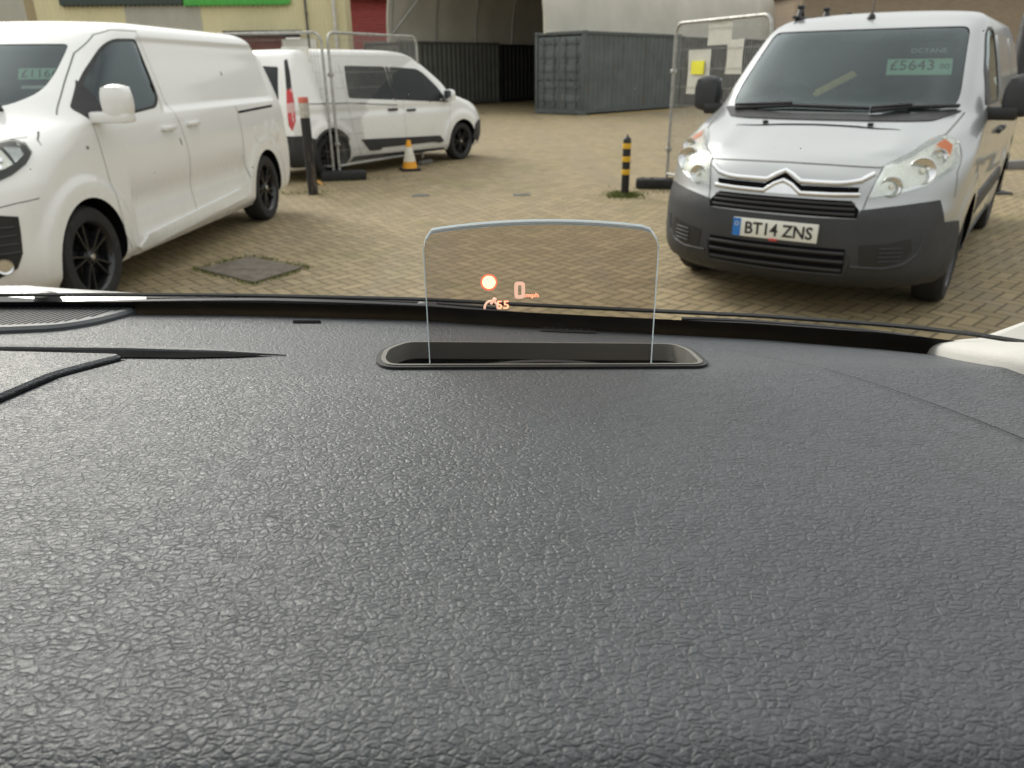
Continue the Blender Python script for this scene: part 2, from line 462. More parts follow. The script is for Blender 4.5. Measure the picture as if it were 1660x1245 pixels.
def disp_silver(G):
    x, y, z = G[..., 0], G[..., 1], G[..., 2]; side = sstep(.70, .85, y) * (z < 1.84)
    d = np.zeros_like(x)
    for hx in (0, -3.0): d += .020 * sstep(.55, .45, np.hypot(x - hx, z - .33))
    d += -.012 * np.exp(-((z - .78) / .06) ** 2) * sstep(-.5, -.7, x)
    G = G.copy(); G[..., 1] = y + d * side
    # power-dome shoulders on the bonnet and the crease above the nose
    bon = sstep(.985, 1.02, z) * sstep(1.21, 1.17, z)
    G[..., 0] = G[..., 0] + bon * .05 * np.exp(-((np.abs(y) - .52) / .10) ** 2) * (x > .0)
    return G
SILVER = [
 (.21,  .80, -3.70, .84, .62, 2.7, .12, 3),
 (.28,  .91, -3.78, .90, .66, 2.7, .12, 3),
 (.38,  .965, -3.82, .925, .70, 2.6, .12, 3),
 (.50,  .975, -3.83, .935, .72, 2.5, .12, 3),
 (.66,  .965, -3.83, .942, .74, 2.45, .12, 3),
 (.74,  .935, -3.82, .945, .74, 2.4, .12, 3),
 (.86,  .90, -3.81, .945, .76, 2.4, .12, 3),
 (.955, .835, -3.80, .942, .78, 2.4, .12, 3),
 (1.02, .70, -3.79, .937, .76, 2.4, .12, 3),
 (1.10, .46, -3.78, .928, .68, 2.5, .12, 3),
 (1.16, .24, -3.77, .918, .62, 2.6, .12, 3),
 (1.21, .06, -3.76, .905, .56, 2.7, .12, 3),
 (1.40, -.20, -3.72, .860, .50, 2.9, .12, 3),
 (1.60, -.47, -3.66, .805, .44, 3.0, .12, 3),
 (1.745, -.68, -3.60, .755, .40, 3.0, .14, 2.8),
 (1.80, -.80, -3.55, .725, .40, 2.8, .16, 2.6),
 (1.84, -.95, -3.47, .68, .42, 2.6, .2, 2.4),
 (1.87, -1.20, -3.3, .58, .5, 2.4, .3, 2.2),
 (1.89, -1.55, -3.0, .38, .6, 2.2, .5, 2.1),
 (1.895, -1.9, -2.6, .15, .3, 2.1, .3, 2.1)]

def disp_estate(G):
    x, y, z = G[..., 0], G[..., 1], G[..., 2]; side = sstep(.66, .80, y) * (z < 1.70)
    d = np.zeros_like(x)
    for hx in (0, -3.06): d += .028 * sstep(.56, .46, np.hypot(x - hx, z - .32))
    d += -.016 * np.exp(-((z - .93) / .05) ** 2) * sstep(-.2, -.4, x) * sstep(-3.75, -3.6, x)
    G = G.copy(); G[..., 1] = y + d * side
    return G
ESTATE = [
 (.20,  .76, -3.72, .80, .50, 2.8, .12, 3),
 (.30,  .84, -3.78, .87, .54, 2.7, .12, 3),
 (.45,  .88, -3.81, .90, .56, 2.6, .12, 3),
 (.62,  .88, -3.81, .91, .58, 2.6, .12, 3),
 (.80,  .83, -3.79, .912, .62, 2.5, .12, 3),
 (.92,  .70, -3.78, .908, .64, 2.5, .12, 3),
 (1.00, .52, -3.77, .90, .64, 2.5, .12, 3),
 (1.07, .26, -3.76, .89, .60, 2.6, .12, 3),
 (1.11, .10, -3.75, .88, .56, 2.6, .12, 3),
 (1.30, -.18, -3.71, .84, .48, 2.9, .12, 3),
 (1.50, -.50, -3.66, .79, .42, 3.0, .12, 3),
 (1.62, -.70, -3.62, .755, .40, 3.0, .14, 2.8),
 (1.72, -.88, -3.57, .72, .42, 2.8, .16, 2.6),
 (1.77, -1.06, -3.50, .67, .46, 2.6, .2, 2.4),
 (1.795, -1.3, -3.35, .56, .5, 2.4, .3, 2.2),
 (1.81, -1.7, -3.0, .30, .5, 2.2, .4, 2.1)]
POSE = {'white': (-3.784, 5.178, -93.908), 'estate': (-1.573, 14.688, 54.208), 'silver': (2.208, 5.509, -124.983)}
#SPLIT

def place_root(kind, name, **k):
    X, Y, a = POSE[kind]; return empty(name, (X, Y, 0), R(a), **k)
def mirrored(poly): return [(-a, b) for a, b in poly][::-1]

def make_wheel(parent, r, w, spokes, style):
    """a wheel mesh (tyre) with its rim; its face looks to +y"""
    q = Matrix.Rotation(R(-90), 4, 'X')
    h = w / 2; ri = r * .70
    t = MB().lathe([(ri, -h * .92), (r * .80, -h), (r * .93, -h * .93), (r * .985, -h * .72), (r, -h * .4), (r, h * .4), (r * .985, h * .72), (r * .93, h * .93), (r * .80, h), (ri, h * .92), (ri * .97, 0)], q, 48, True)
    for g in (-.42, -.14, .14, .42):                                 # tread grooves
        t.lathe([(r * 1.002, h * g - .004), (r * 1.002, h * g + .004)], q, 48, False, False)
    wh = t.build('wheel', M['rubber'], parent)
    m = MB(); m.lathe([(ri * 1.0, -h * .8), (ri * .93, -h * .3), (ri * .90, h * .35), (ri * .95, h * .78), (ri * 1.02, h * .93), (ri * 1.02, h * .86)], q, 48, False, False)
    m.lathe([(0.001, h * .05), (ri * .9, h * .02), (ri * .9, -h * .1), (.001, -h * .1)], q, 32)
    m.lathe([(.001, h * .80), (r * .10, h * .80), (r * .13, h * .66), (r * .17, h * .45), (r * .17, 0)], q, 24)
    for k in range(spokes):
        a0 = 2 * math.pi * k / spokes
        for da in ((-.16, .16) if style == 'twin' else (0,)):
            a1, a2 = a0 + da * .55, a0 + da * 1.15
            wd = .020 if style == 'twin' else .034
            d1 = Vector((math.cos(a1), 0, math.sin(a1))); d2 = Vector((math.cos(a2), 0, math.sin(a2)))
            n1 = Vector((-d1.z, 0, d1.x)); n2 = Vector((-d2.z, 0, d2.x)); V = []
            for d, n, rad, yy, ww in ((d1, n1, r * .12, h * .68, wd * 1.1), (d2, n2, ri * .60, h * .70, wd * .85), (d2, n2, ri * .96, h * .74, wd * 1.05)):
                c = d * rad
                V += [c + n * ww * .5 + Vector((0, yy - .012, 0)), c + n * ww * .3 + Vector((0, yy, 0)), c - n * ww * .3 + Vector((0, yy, 0)), c - n * ww * .5 + Vector((0, yy - .012, 0)), c - n * ww * .5 + Vector((0, yy - .05, 0)), c + n * ww * .5 + Vector((0, yy - .05, 0))]
            F = []
            for j in range(2): F += [(j * 6 + i, j * 6 + (i + 1) % 6, j * 6 + 6 + (i + 1) % 6, j * 6 + 6 + i) for i in range(6)]
            m.add(V, F)
    for k in range(5):
        b = 2 * math.pi * (k + .5) / 5
        m.lathe([(.001, h * .72), (.009, h * .71), (.010, h * .66)], Matrix.Translation((math.cos(b) * r * .145, 0, math.sin(b) * r * .145)) @ q, 8)
    rim = m.build('rim', M['alloy'], wh)
    c = MB().lathe([(.001, h * .845), (r * .055, h * .84), (r * .06, h * .80)], q, 20)
    c.build('hub_cap', M['chrome'], wh)
    return wh
def fit_wheels(root, proto_args, wb, yo):
    w0 = make_wheel(root, *proto_args); r = proto_args[0]
    for i, (x, s) in enumerate(((0, 1), (0, -1), (-wb, 1), (-wb, -1))):
        w = w0 if i == 0 else copy_tree(w0, root)
        w.location = (x, s * yo, r); w.rotation_euler.z = 0 if s > 0 else math.pi
        if i: w.rotation_euler.y = random.uniform(0, 1.2)

def frame_on(sk, a, z, proj, da=.05):
    """origin, viewer's right, up and outward normal of the skin at one spot"""
    o, n, d = sk.hit((a, z), proj); u = sk.hit((a, z + da), proj)[0] - sk.hit((a, z - da), proj)[0]
    s = {'F': 1, 'L': -1, 'R': 1}[proj]
    r = (sk.hit((a + da * s, z), proj)[0] - sk.hit((a - da * s, z), proj)[0]).normalized(); n = r.cross(u).normalized(); u = n.cross(r)
    return o, r, u, n
def lay_text(mb, txt, h, width, o, r, u, n, lift=.001, bold=0.):
    V, F = text_mesh(txt, h, width, bold=bold); mb.add([o + r * v.x + u * v.y + n * (v.z + lift) for v in V], F)
def card(root, name, o, r, u, n, w, h, m, parts, **k):
    """a printed card: a thin board with separate lettering; parts: (text, height, width, dx, dy, material)"""
    q = Matrix((r, u, n)).transposed()
    c = MB().box(o, (w, h, .003), q).build(name, m, root, 30, **k)
    for txt, th, tw, dx, dy, tm in parts:
        t = MB(); lay_text(t, txt, th, tw, o + r * dx + u * dy, r, u, n, .003, .0); t.build('lettering', tm, c, 0)
    return c

def seats(root, xs, ys, z0):
    for x in xs:
        for y in ys:
            m = MB(); m.box((x, y, z0 + .17), (.11, .46, .46), Matrix.Rotation(R(-12), 3, 'Y'), .045)
            st = m.build('seat', M['seat'], root)
            MB().box((x - .07, y, z0 + .46), (.08, .25, .15), Matrix.Rotation(R(-8), 3, 'Y'), .035).build('headrest', M['seat'], st)
def steering(root, x, y, z, r=.19):
    q = Matrix.Translation((x, y, z)) @ Matrix.Rotation(R(-62), 4, 'Y')
    m = MB(); m.tube([q @ Vector((r * math.cos(t * math.pi / 18), r * math.sin(t * math.pi / 18), 0)) for t in range(36)], .014, 8, True)
    m.box(q @ Vector((0, 0, -.02)), (.12, .14, .05), q.to_3x3(), .02)
    for a in (90, -90, 180): m.tube([q @ Vector((0, 0, -.01)), q @ Vector((r * math.cos(R(a)), r * math.sin(R(a)), 0))], .012, 6)
    m.build('steering_wheel', M['cabin'], root)
def wiper(root, sk, path, off=.022):
    m = MB(); P = []
    for i in range(len(path) - 1):
        for j in range(8):
            t = j / 8; P.append((path[i][0] * (1 - t) + path[i + 1][0] * t, path[i][1] * (1 - t) + path[i + 1][1] * t))
    P.append(path[-1]); H = [sk.hit(p, 'F') for p in P]
    m.tube([h[0] + h[1] * off for h in H], .011, 6); m.tube([h[0] + h[1] * (off - .012) for h in H], .006, 6)
    k = len(H) // 2; m.tube([H[0][0] + H[0][1] * .01, H[0][0] + H[0][1] * .045, H[k][0] + H[k][1] * .040], .010, 6)
    return m.build('wiper', M['black'], root)
def bar_on(root, name, sk, path, r, mat, proj='F', off=0., flat=1., step=.02, x0=0.):
    m = MB(); P = []
    sc = 60. if proj == 'C' else 1.
    for i in range(len(path) - 1):
        a, b = Vector(path[i]), Vector(path[i + 1]); k = max(1, int(Vector(((b.x - a.x) / sc, b.y - a.y)).length / step)); P += [a.lerp(b, j / k) for j in range(k)]
    P.append(Vector(path[-1])); H = [sk.hit((p.x, p.y), proj, x0) for p in P]; H = [h for h in H if h]
    m.tube([h[0] + h[1] * off for h in H], r, 10)
    return m.build(name, mat, root, 60)
def mirror_mesh(name, root, c, d, mats, side=1, arm=None, style=0):
    """door mirror: a rounded shell with a foot towards the door and a glass facing back"""
    m = MB(); bm = bmesh.new(); bmesh.ops.create_cube(bm, size=1)
    bmesh.ops.subdivide_edges(bm, edges=bm.edges[:], cuts=5, use_grid_fill=True)
    for v in bm.verts:
        p = v.co * 2; q = Vector((p.x * math.sqrt(max(0, 1 - p.y ** 2 / 2 - p.z ** 2 / 2 + p.y ** 2 * p.z ** 2 / 3)), p.y * math.sqrt(max(0, 1 - p.x ** 2 / 2 - p.z ** 2 / 2 + p.x ** 2 * p.z ** 2 / 3)), p.z * math.sqrt(max(0, 1 - p.x ** 2 / 2 - p.y ** 2 / 2 + p.x ** 2 * p.y ** 2 / 3))))
        q = p * .45 + q * .55
        if q.x < -.4: q.x = -.55
        wz = 1 - .14 * max(0, q.z) ** 2 - (.10 if q.z < -.35 else 0) * 0
        v.co = Vector((q.x * d[0] / 2, q.y * d[1] / 2 * wz, q.z * d[2] / 2))
    m.bm(bm, Matrix.Translation(c)); sh = m.build('door_mirror', mats[0], root, 50)
    g = MB().box((c[0] - d[0] * .285, c[1], c[2]), (.012, d[1] * .80, d[2] * .82), None, .005); g.build('mirror_glass', M['chrome'], sh)
    a = MB().box(arm[0], arm[1], None, .018); a.build('mirror_arm', mats[1], sh)
    return sh
def handle(root, x, y, z, s, mat, w=.20):
    m = MB(); m.box((x, y + s * .022, z), (w, .026, .036), None, .011)
    for dx in (-w * .42, w * .42): m.box((x + dx, y + s * .006, z), (.035, .03, .03), None, .008)
    h = m.build('door_handle', mat, root)
    return h
def shut_lines(root, sk, lines, mat=None, name='panel_gap'):
    for path, w, proj in lines: sk.line(name, path, w, proj, mat or M['gap'], root)

# ------------------------------------------------------------------ white panel van (near, left)
def build_white_van():
    root = place_root('white', 'panel_van', label='long white panel van with black alloy wheels and blank side panels parked on the left', cat='van')
    V, F = body_surface(WHITE, disp_white, nz=100, ks=230); sk = Skin(V, F)
    body = mesh_obj('body', V, F, M['white'], root, None)
    wr = [(-.555, 1.262), (.555, 1.262), (.72, 1.36), (.74, 1.50), (.70, 1.725), (-.70, 1.725), (-.74, 1.50), (-.72, 1.36)]; wq = [.08, .08, .06, .1, .03, .03, .1, .06]; ws = rounded(wr, wq)
    wn = [(-.225, 1.285), (-.295, 1.205), (-.40, 1.19), (-1.22, 1.245), (-1.315, 1.32), (-1.325, 1.53), (-1.345, 1.745), (-1.0, 1.735), (-.83, 1.685), (-.50, 1.49)]; nq = [.04, .05, .05, .05, .07, .2, .06, .2, .1, .1]; win = rounded(wn, nq)
    wsi = rounded(inset(wr, .045), wq); wini = rounded(inset(wn, .02), nq)
    boolean(body, [prism_cut(wsi, 1.2, -1.28, 'x', M['cabin'])] +
            [prism_cut(wini, s * .55, s * 1.3, 'y', M['cabin']) for s in (1, -1)] +
            [cyl_cut(x, .35, .385, s * .60, s * 1.3, M['dark']) for x in (0, -3.275) for s in (1, -1)])
    g = sk.patch('windscreen', ws, 'F', M['glass'], root, off=-.004, thick=0, step=.05)
    sk.patch('black_border', ws, 'F', M['ink'], g, off=-.007, thick=0, hole=rounded(inset(wr, .055), wq), step=.04)
    for s, pj in ((1, 'L'), (-1, 'R')):
        g = sk.patch('side_window', win, pj, M['glass_dark'], root, off=-.004, thick=0, step=.06)
        sk.patch('window_seal', win, pj, M['ink'], g, off=.0015, thick=.006, hole=wini, step=.04)
        q = rounded([(-.225, 1.285), (-.295, 1.205), (-.40, 1.19), (-.50, 1.197), (-.44, 1.46), (-.41, 1.43)], [.03, .04, .04, .01, .01, .01])
        sk.patch('quarter_trim', q, pj, M['black'], g, off=.004, thick=.008, step=.05)
        handle(root, -1.28, s * .958, 1.09, s, M['white']); handle(root, -1.72, s * .957, 1.10, s, M['white'])
        # scuffs and dings in the paint
        if s > 0:
            sm_ = plain('scuffed_metal', (.10, .10, .10), .7)
            for x, z, w, h, a in ((-2.71, 1.47, .020, .085, 25), (-1.45, .97, .022, .07, 18), (-.155, 1.04, .035, .025, 0), (-.95, .78, .014, .012, 0)):
                hh = sk.hit((x, z), pj); mt = Matrix.Translation(hh[0] + hh[1] * .0008) @ Matrix.Rotation(R(a), 4, 'Y')
                MB().add([mt @ Vector((w / 2 * math.cos(t * .785) * (1 + .25 * ((t * 7) % 3 - 1)), 0, h / 2 * math.sin(t * .785))) for t in range(8)], [tuple(range(8))]).build('scuff_mark', sm_, body, 0)
        lines = [([(-.30, 1.18), (-.30, 1.0), (-.315, .85), (-.345, .60), (-.37, .42), (-.44, .30)], .0045, pj),
                 ([(-1.40, 1.80), (-1.42, 1.55), (-1.43, 1.3), (-1.50, 1.12), (-1.55, .9), (-1.56, .62), (-1.56, .36)], .0045, pj),
                 ([(-2.72, 1.20), (-2.72, .72), (-2.80, .50)], .006, pj),
                 ([(-.12, 1.25), (-.30, 1.39), (-.62, 1.63), (-.86, 1.755), (-1.05, 1.795), (-1.42, 1.80)], .0045, pj),
                 ([(.12, 1.165), (.20, 1.12), (.22, 1.09)], .005, pj)]
        shut_lines(root, sk, lines)
        sk.line('slider_rail', [(-2.74, 1.135), (-3.68, 1.155)], .022, pj, M['dark'], root, off=.003)
        sk.patch('fuel_flap', rounded([(-3.05, .82), (-3.05, .98), (-3.24, .98), (-3.24, .82)], .06), pj, M['white'], root, off=.004, thick=.01, step=.03) if s > 0 else None
        # sill moulding
        sill = rounded([(-.56, .285), (-.66, .355), (-2.52, .435), (-2.60, .415), (-2.60, .345), (-.62, .265)], .02)
        sk.patch('sill_moulding', sill, pj, M['white'], root, off=.022, thick=.05, step=.05)
        # lamps
        lp = rounded([(-52 * s, .90) , (-60 * s, .945), (-66 * s, .995), (-70.5 * s, 1.05), (-71.5 * s, 1.10), (-69 * s, 1.125), (-62 * s, 1.11), (-50 * s, 1.04), (-40 * s, .985), (-40 * s, .90)], .03) if s < 0 else \
            rounded([(52, .90), (60, .945), (66, .995), (70.5, 1.05), (71.5, 1.10), (69, 1.125), (62, 1.11), (50, 1.04), (40, .985), (40, .90)][::-1], .03)
        lp = [(abs(a) * s, z) for a, z in lp]
        if s < 0: lp = lp[::-1]
        hl = sk.patch('headlight', lp, 'C', M['black'], root, off=.003, thick=.02, step=.04)
        inner = [(a, z) for a, z in [(44, .925), (55, .955), (62, 1.0), (62, 1.075), (52, 1.03), (44, .985)]]
        sk.patch('lamp_reflector', rounded([(a * s, z) for a, z in (inner if s > 0 else inner[::-1])], .02), 'C', M['reflector'], hl, off=.009, thick=.01, step=.03)
        outer = [(63, 1.005), (67.5, 1.045), (68.5, 1.085), (63.5, 1.09)]
        sk.patch('daytime_strip', rounded([(a * s, z) for a, z in (outer if s > 0 else outer[::-1])], .015), 'C', M['chrome'], hl, off=.010, thick=.01, step=.03)
        for a, z in ((57, .985), (58.5, 1.02), (50, .965), (52, 1.0)):
            h = sk.hit((a * s, z), 'C'); MB().lathe([(.001, -.004), (.014, .0), (.022, .012), (.024, .012)], Matrix.Translation(h[0] + h[1] * .012) @ h[1].to_track_quat('Z', 'Y').to_matrix().to_4x4(), 16).build('bulb', M['chrome'], hl)
        sk.patch('lens', lp, 'C', M['lens'], hl, off=.017, thick=.012, step=.04)
        fg = [(36, .74), (52, .735), (57.5, .715), (57, .62), (56, .50), (53.5, .415), (47, .36), (36, .34)]
        fo = rounded([(a * s, z) for a, z in (fg if s > 0 else fg[::-1])], .03)
        fp = sk.patch('fog_lamp_surround', fo, 'C', M['black'], root, off=.004, thick=.03, step=.04)
        for z in (.66, .61, .56, .51):
            bar_on(fp, 'slat', sk, [(38 * s, z), (55.5 * s, z)], .007, M['plastic'], 'C', .006)
        h = sk.hit((50 * s, .44), 'C'); MB().lathe([(.001, .002), (.03, .0), (.042, .012), (.046, .014), (.05, .006)], Matrix.Translation(h[0] + h[1] * .008) @ h[1].to_track_quat('Z', 'Y').to_matrix().to_4x4(), 20).build('fog_lamp', M['chrome'], fp)
        sk.line('bumper_gap', [(66 * s, .80), (58 * s, .79), (50 * s, .77), (30 * s, .76)], .005, 'C', M['dark'], root)
    # mirrors: two-lobed white shells on a foot
    for s in (1, -1):
        mm = mirror_mesh('door_mirror', root, (-.36, s * 1.115, 1.325), (.17, .19, .215), (M['white'], M['white']), s, ((-.355, s * 1.06, 1.222), (.13, .27, .075)))
    # nose: grille and plate
    sk.patch('grille', rounded([(-32, .80), (32, .80), (34, .88), (-34, .88)], .02), 'C', M['black'], root, off=.004, step=.06)
    sk.patch('lower_grille', rounded([(-32, .34), (32, .34), (33, .66), (-33, .66)], .03), 'C', M['black'], root, off=.004, step=.06)
    for z in (.82, .85): bar_on(root, 'grille_bar', sk, [(-31, z), (31, z)], .008, M['chrome'], 'C', .005)
    wiper(root, sk, [(.55, 1.275), (.2, 1.29), (-.15, 1.275)]); wiper(root, sk, [(-.02, 1.268), (-.3, 1.29), (-.58, 1.29)])
    shut_lines(root, sk, [([(.215, -.82), (.40, -.66), (.60, -.5), (.66, 0), (.60, .5), (.40, .66), (.215, .82)], .006, 'T')])
    o, r, u, n = frame_on(sk, .60, 1.54, 'F'); o = o - n * .05
    card(root, 'price_card', o, r, u, n, .30, .115, M['pricecard'], [('£11664', .078, .265, 0, 0, M['ink'])])
    card(root, 'notice_slip', o - u * .14 - r * .03, r, u, n, .20, .03, M['paper'], [])
    seats(root, (-1.08,), (-.42, .40), 1.22); steering(root, -.44, -.38, 1.29, .18)
    fit_wheels(root, (.342, .215, 5, 'twin'), 3.275, .845)
    # back of the van: tail lamps
    for s in (1, -1): sk.patch('tail_lamp', rounded([(s * .80, .95), (s * .88, .95), (s * .86, 1.35), (s * .79, 1.35)][::s], .02), 'B', M['redlens'], root, off=.006, step=.05)
build_white_van()

# ------------------------------------------------------------------ silver panel van (right)
def build_silver_van():
    root = place_root('silver', 'panel_van', label='silver panel van with grey plastic bumper and a price card in its windscreen', cat='van')
    V, F = body_surface(SILVER, disp_silver, nz=100, ks=200, kf=56); sk = Skin(V, F)
    body = mesh_obj('body', V, F, M['silver'], root, None)
    wr = [(-.68, 1.185), (-.3, 1.168), (.3, 1.168), (.68, 1.185), (.775, 1.225), (.785, 1.33), (.695, 1.77), (-.695, 1.77), (-.785, 1.33), (-.775, 1.225)]; wq = [.05, .2, .2, .05, .03, .1, .04, .04, .1, .03]; ws = rounded(wr, wq)
    wsi = rounded(inset(wr, .04), .05)
    wn = [(-.40, 1.24), (-1.30, 1.235), (-1.36, 1.27), (-1.38, 1.72), (-1.32, 1.745), (-.98, 1.74), (-.85, 1.70), (-.55, 1.46)]; nq = [.03, .04, .04, .05, .05, .1, .08, .2]; win = rounded(wn, nq); wini = rounded(inset(wn, .02), nq)
    boolean(body, [prism_cut(wsi, 1.2, -1.28, 'x', M['cabin'])] +
            [prism_cut(wini, s * .55, s * 1.3, 'y', M['cabin']) for s in (1, -1)] +
            [cyl_cut(x, .34, .385, s * .58, s * 1.3, M['dark']) for x in (0, -3.0) for s in (1, -1)])
    g = sk.patch('windscreen', ws, 'F', M['glass'], root, off=-.004, thick=0, step=.05)
    bd = sk.patch('black_border', ws, 'F', M['ink'], g, off=-.007, thick=0, hole=rounded(inset(wr, .05), .05), step=.04)
    sk.patch('sensor_shade', rounded([(-.17, 1.755), (.17, 1.755), (.13, 1.665), (.05, 1.655), (-.05, 1.655), (-.13, 1.665)], .03), 'F', M['ink'], g, off=-.010, thick=0, step=.05)
    sk.patch('scuttle', rounded([(-.66, 1.166), (-.3, 1.160), (.3, 1.160), (.66, 1.166), (.79, 1.215), (.72, 1.222), (.3, 1.192), (-.3, 1.192), (-.72, 1.222), (-.79, 1.215)], .02), 'F', M['black'], root, off=.006, thick=.02, step=.04)
    for s, pj in ((1, 'L'), (-1, 'R')):
        g = sk.patch('side_window', win, pj, M['glass_dark'], root, off=-.004, thick=0, step=.06)
        sk.patch('window_seal', win, pj, M['ink'], g, off=.0015, thick=.006, hole=wini, step=.04)
        sk.patch('quarter_trim', rounded([(-.40, 1.24), (-.66, 1.238), (-.62, 1.50), (-.56, 1.46)], .02), pj, M['black'], g, off=.004, thick=.008, step=.05)
        handle(root, -1.28, s * .932, 1.03, s, M['plastic']); handle(root, -1.62, s * .932, 1.03, s, M['plastic'])
        sk.patch('rub_strip', rounded([(-.47, .52), (-.47, .64), (-2.55, .64), (-2.55, .52)], .02), pj, M['plastic'], root, off=.016, thick=.03, step=.06)
        sk.patch('rub_strip', rounded([(-3.42, .52), (-3.42, .64), (-3.72, .64), (-3.72, .52)], .02), pj, M['plastic'], root, off=.016, thick=.03, step=.06)
        sk.patch('sill_trim', rounded([(-.42, .225), (-.46, .30), (-2.58, .30), (-2.62, .225)], .02), pj, M['plastic'], root, off=.012, thick=.03, step=.06)
        shut_lines(root, sk, [([(-.34, 1.20), (-.36, .95), (-.40, .70), (-.48, .32)], .0045, pj), ([(-1.44, 1.80), (-1.46, 1.3), (-1.46, .32)], .0045, pj), ([(-2.62, 1.78), (-2.62, .70)], .0045, pj)])
        sk.line('slider_rail', [(-2.64, 1.12), (-3.66, 1.12)], .02, pj, M['dark'], root, off=.003)
        sk.patch('load_panel', rounded([(-1.52, 1.20), (-1.52, 1.70), (-2.56, 1.70), (-2.56, 1.20)], .08), pj, M['silver'], root, off=.008, thick=.014, step=.06)
        sk.patch('load_panel', rounded([(-2.70, 1.20), (-2.70, 1.70), (-3.50, 1.68), (-3.56, 1.20)], .08), pj, M['silver'], root, off=.008, thick=.014, step=.06)
        # headlight: reflector bowl, bulbs, indicator, clear lens
        A = [(29.5, .772), (38, .795), (47, .835), (60.5, .925), (71, 1.055), (69.5, 1.09), (60, 1.065), (51, 1.03), (42, .985), (34.8, .945), (31.5, .86)]
        lp = [(a * s, z) for a, z in A]
        if s < 0: lp = lp[::-1]
        lp = rounded(lp, .012)
        hl = sk.patch('headlight', lp, 'C', M['chrome'], root, off=.004, thick=.02, step=.03)
        sk.patch('lamp_reflector', inset([(a / 60, z) for a, z in lp], .018) and [(a * 60, z) for a, z in inset([(a / 60, z) for a, z in lp], .016)], 'C', M['reflector'], hl, off=.007, thick=.006, step=.03)
        for a, z, q in ((36.5, .835, .058), (47, .915, .075), (56, .985, .045)):
            h = sk.hit((a * s, z), 'C'); mt = Matrix.Translation(h[0] + h[1] * .008) @ (h[1] * .6 + Vector((1, 0, 0))).normalized().to_track_quat('Z', 'Y').to_matrix().to_4x4()
            MB().lathe([(.001, -.012), (q * .35, -.008), (q * .75, .002), (q * .95, .010), (q, .014), (q * 1.05, .010), (q * 1.05, -.01)], mt, 24).build('reflector_bowl', M['chrome'], hl)
            MB().lathe([(.001, .016), (q * .2, .014), (q * .26, .004), (q * .3, -.01)], mt, 14).build('bulb', M['paper'], hl)
        oi = [(60.5, .985), (66.5, 1.035), (66.5, 1.068), (60.5, 1.045)]
        sk.patch('indicator', rounded([(a * s, z) for a, z in (oi if s > 0 else oi[::-1])], .012), 'C', M['orange'], hl, off=.014, thick=.01, step=.025)
        sk.patch('lens', lp, 'C', M['lens'], hl, off=.019, thick=.014, step=.03)
        # bumper ends: fog recess
        fg = [(28, .50), (36, .515), (43.6, .545), (44.5, .47), (42.5, .42), (37, .385), (29, .378)]
        fp = sk.patch('fog_lamp_recess', rounded([(a * s, z) for a, z in (fg if s > 0 else fg[::-1])], .02), 'C', M['black'], root, off=.014, thick=.02, step=.03)
        for z in (.41, .435, .46, .485): bar_on(fp, 'slat', sk, [(34 * s, z), (41 * s, z + .005)], .005, M['plastic'], 'C', .017)
        bar_on(root, 'bumper_rib', sk, [(26.5 * s, .37), (36 * s, .366), (42.5 * s, .39), (46.5 * s, .45), (48 * s, .55)], .012, M['plastic'], 'C', .008)
        mirror_mesh('door_mirror', root, (-.50, s * 1.075, 1.30), (.16, .21, .27), (M['plastic'], M['black']), s, ((-.475, s * .96, 1.19), (.11, .24, .085)))
        shut_lines(root, sk, [([(.77, s * .52), (.66, s * .60), (.43, s * .735), (.22, s * .765), (.03, s * .785), (-.14, s * .80)], .010, 'T'), ([(28 * s, .70), (29.3 * s, .77), (31.5 * s, .86), (34.5 * s, .945)], .007, 'C'),
                              ([(72 * s, 1.05), (66 * s, .96), (62.5 * s, .90), (61.5 * s, .76)], .005, 'C')])
    # grey bumper wrapping the nose
    half = [(0, .215), (24, .215), (40, .222), (52, .235), (64, .24), (66.5, .36), (67, .50), (65.5, .615), (56, .625), (53.5, .755), (46, .745), (38, .728), (27.3, .70), (26, .652), (12, .648), (0, .647)]
    bp = rounded(half[:-1] + [(-a, z) for a, z in half[::-1]][:-1], .012)
    sk.patch('front_bumper', bp, 'C', M['plastic'], root, off=.012, thick=.03, step=.04)
    sk.patch('upper_grille', rounded([(-26.4, .655), (26.4, .655), (27, .70), (24.5, .752), (-24.5, .752), (-27, .70)], .01), 'C', M['dark'], root, off=.002, thick=.02, step=.04)
    for z in (.675, .705, .732): bar_on(root, 'grille_bar', sk, [(-25.5, z), (25.5, z)], .010, M['black'], 'C', .0)
    sk.patch('lower_grille', rounded([(-24.5, .315), (24.5, .315), (24.2, .475), (-24.2, .475)], .015), 'C', M['dark'], root, off=.0145, thick=.02, step=.04)
    for z in (.345, .395, .445): bar_on(root, 'grille_bar', sk, [(-24, z), (24, z)], .013, M['black'], 'C', .012)
    bar_on(root, 'bumper_rib', sk, [(-25.5, .44), (-24.8, .318), (0, .308), (24.8, .318), (25.5, .44)], .010, M['plastic'], 'C', .012)
    # chevron nose bars
    up = [(-.49, .905), (-.43, .865), (-.36, .850), (-.30, .846), (-.10, .846), (-.05, .878), (0, .902), (.05, .878), (.10, .846), (.30, .846), (.36, .850), (.43, .865), (.49, .905)]
    dn = [(-.44, .787), (-.30, .782), (-.11, .780), (-.055, .822), (0, .846), (.055, .822), (.11, .780), (.30, .782), (.44, .787)]
    badge = bar_on(root, 'chevron_bar', sk, up, .0165, M['chrome'], 'F', .004)
    bar_on(root, 'chevron_bar', sk, dn, .0155, M['chrome'], 'F', .004)
    sk.patch('chevron_badge', rounded([(-.105, .768), (.105, .768), (.05, .812), (0, .832), (-.05, .812)], [.004, .004, .02, .02, .02]), 'F', M['chrome'], root, off=.010, thick=.02, step=.02)
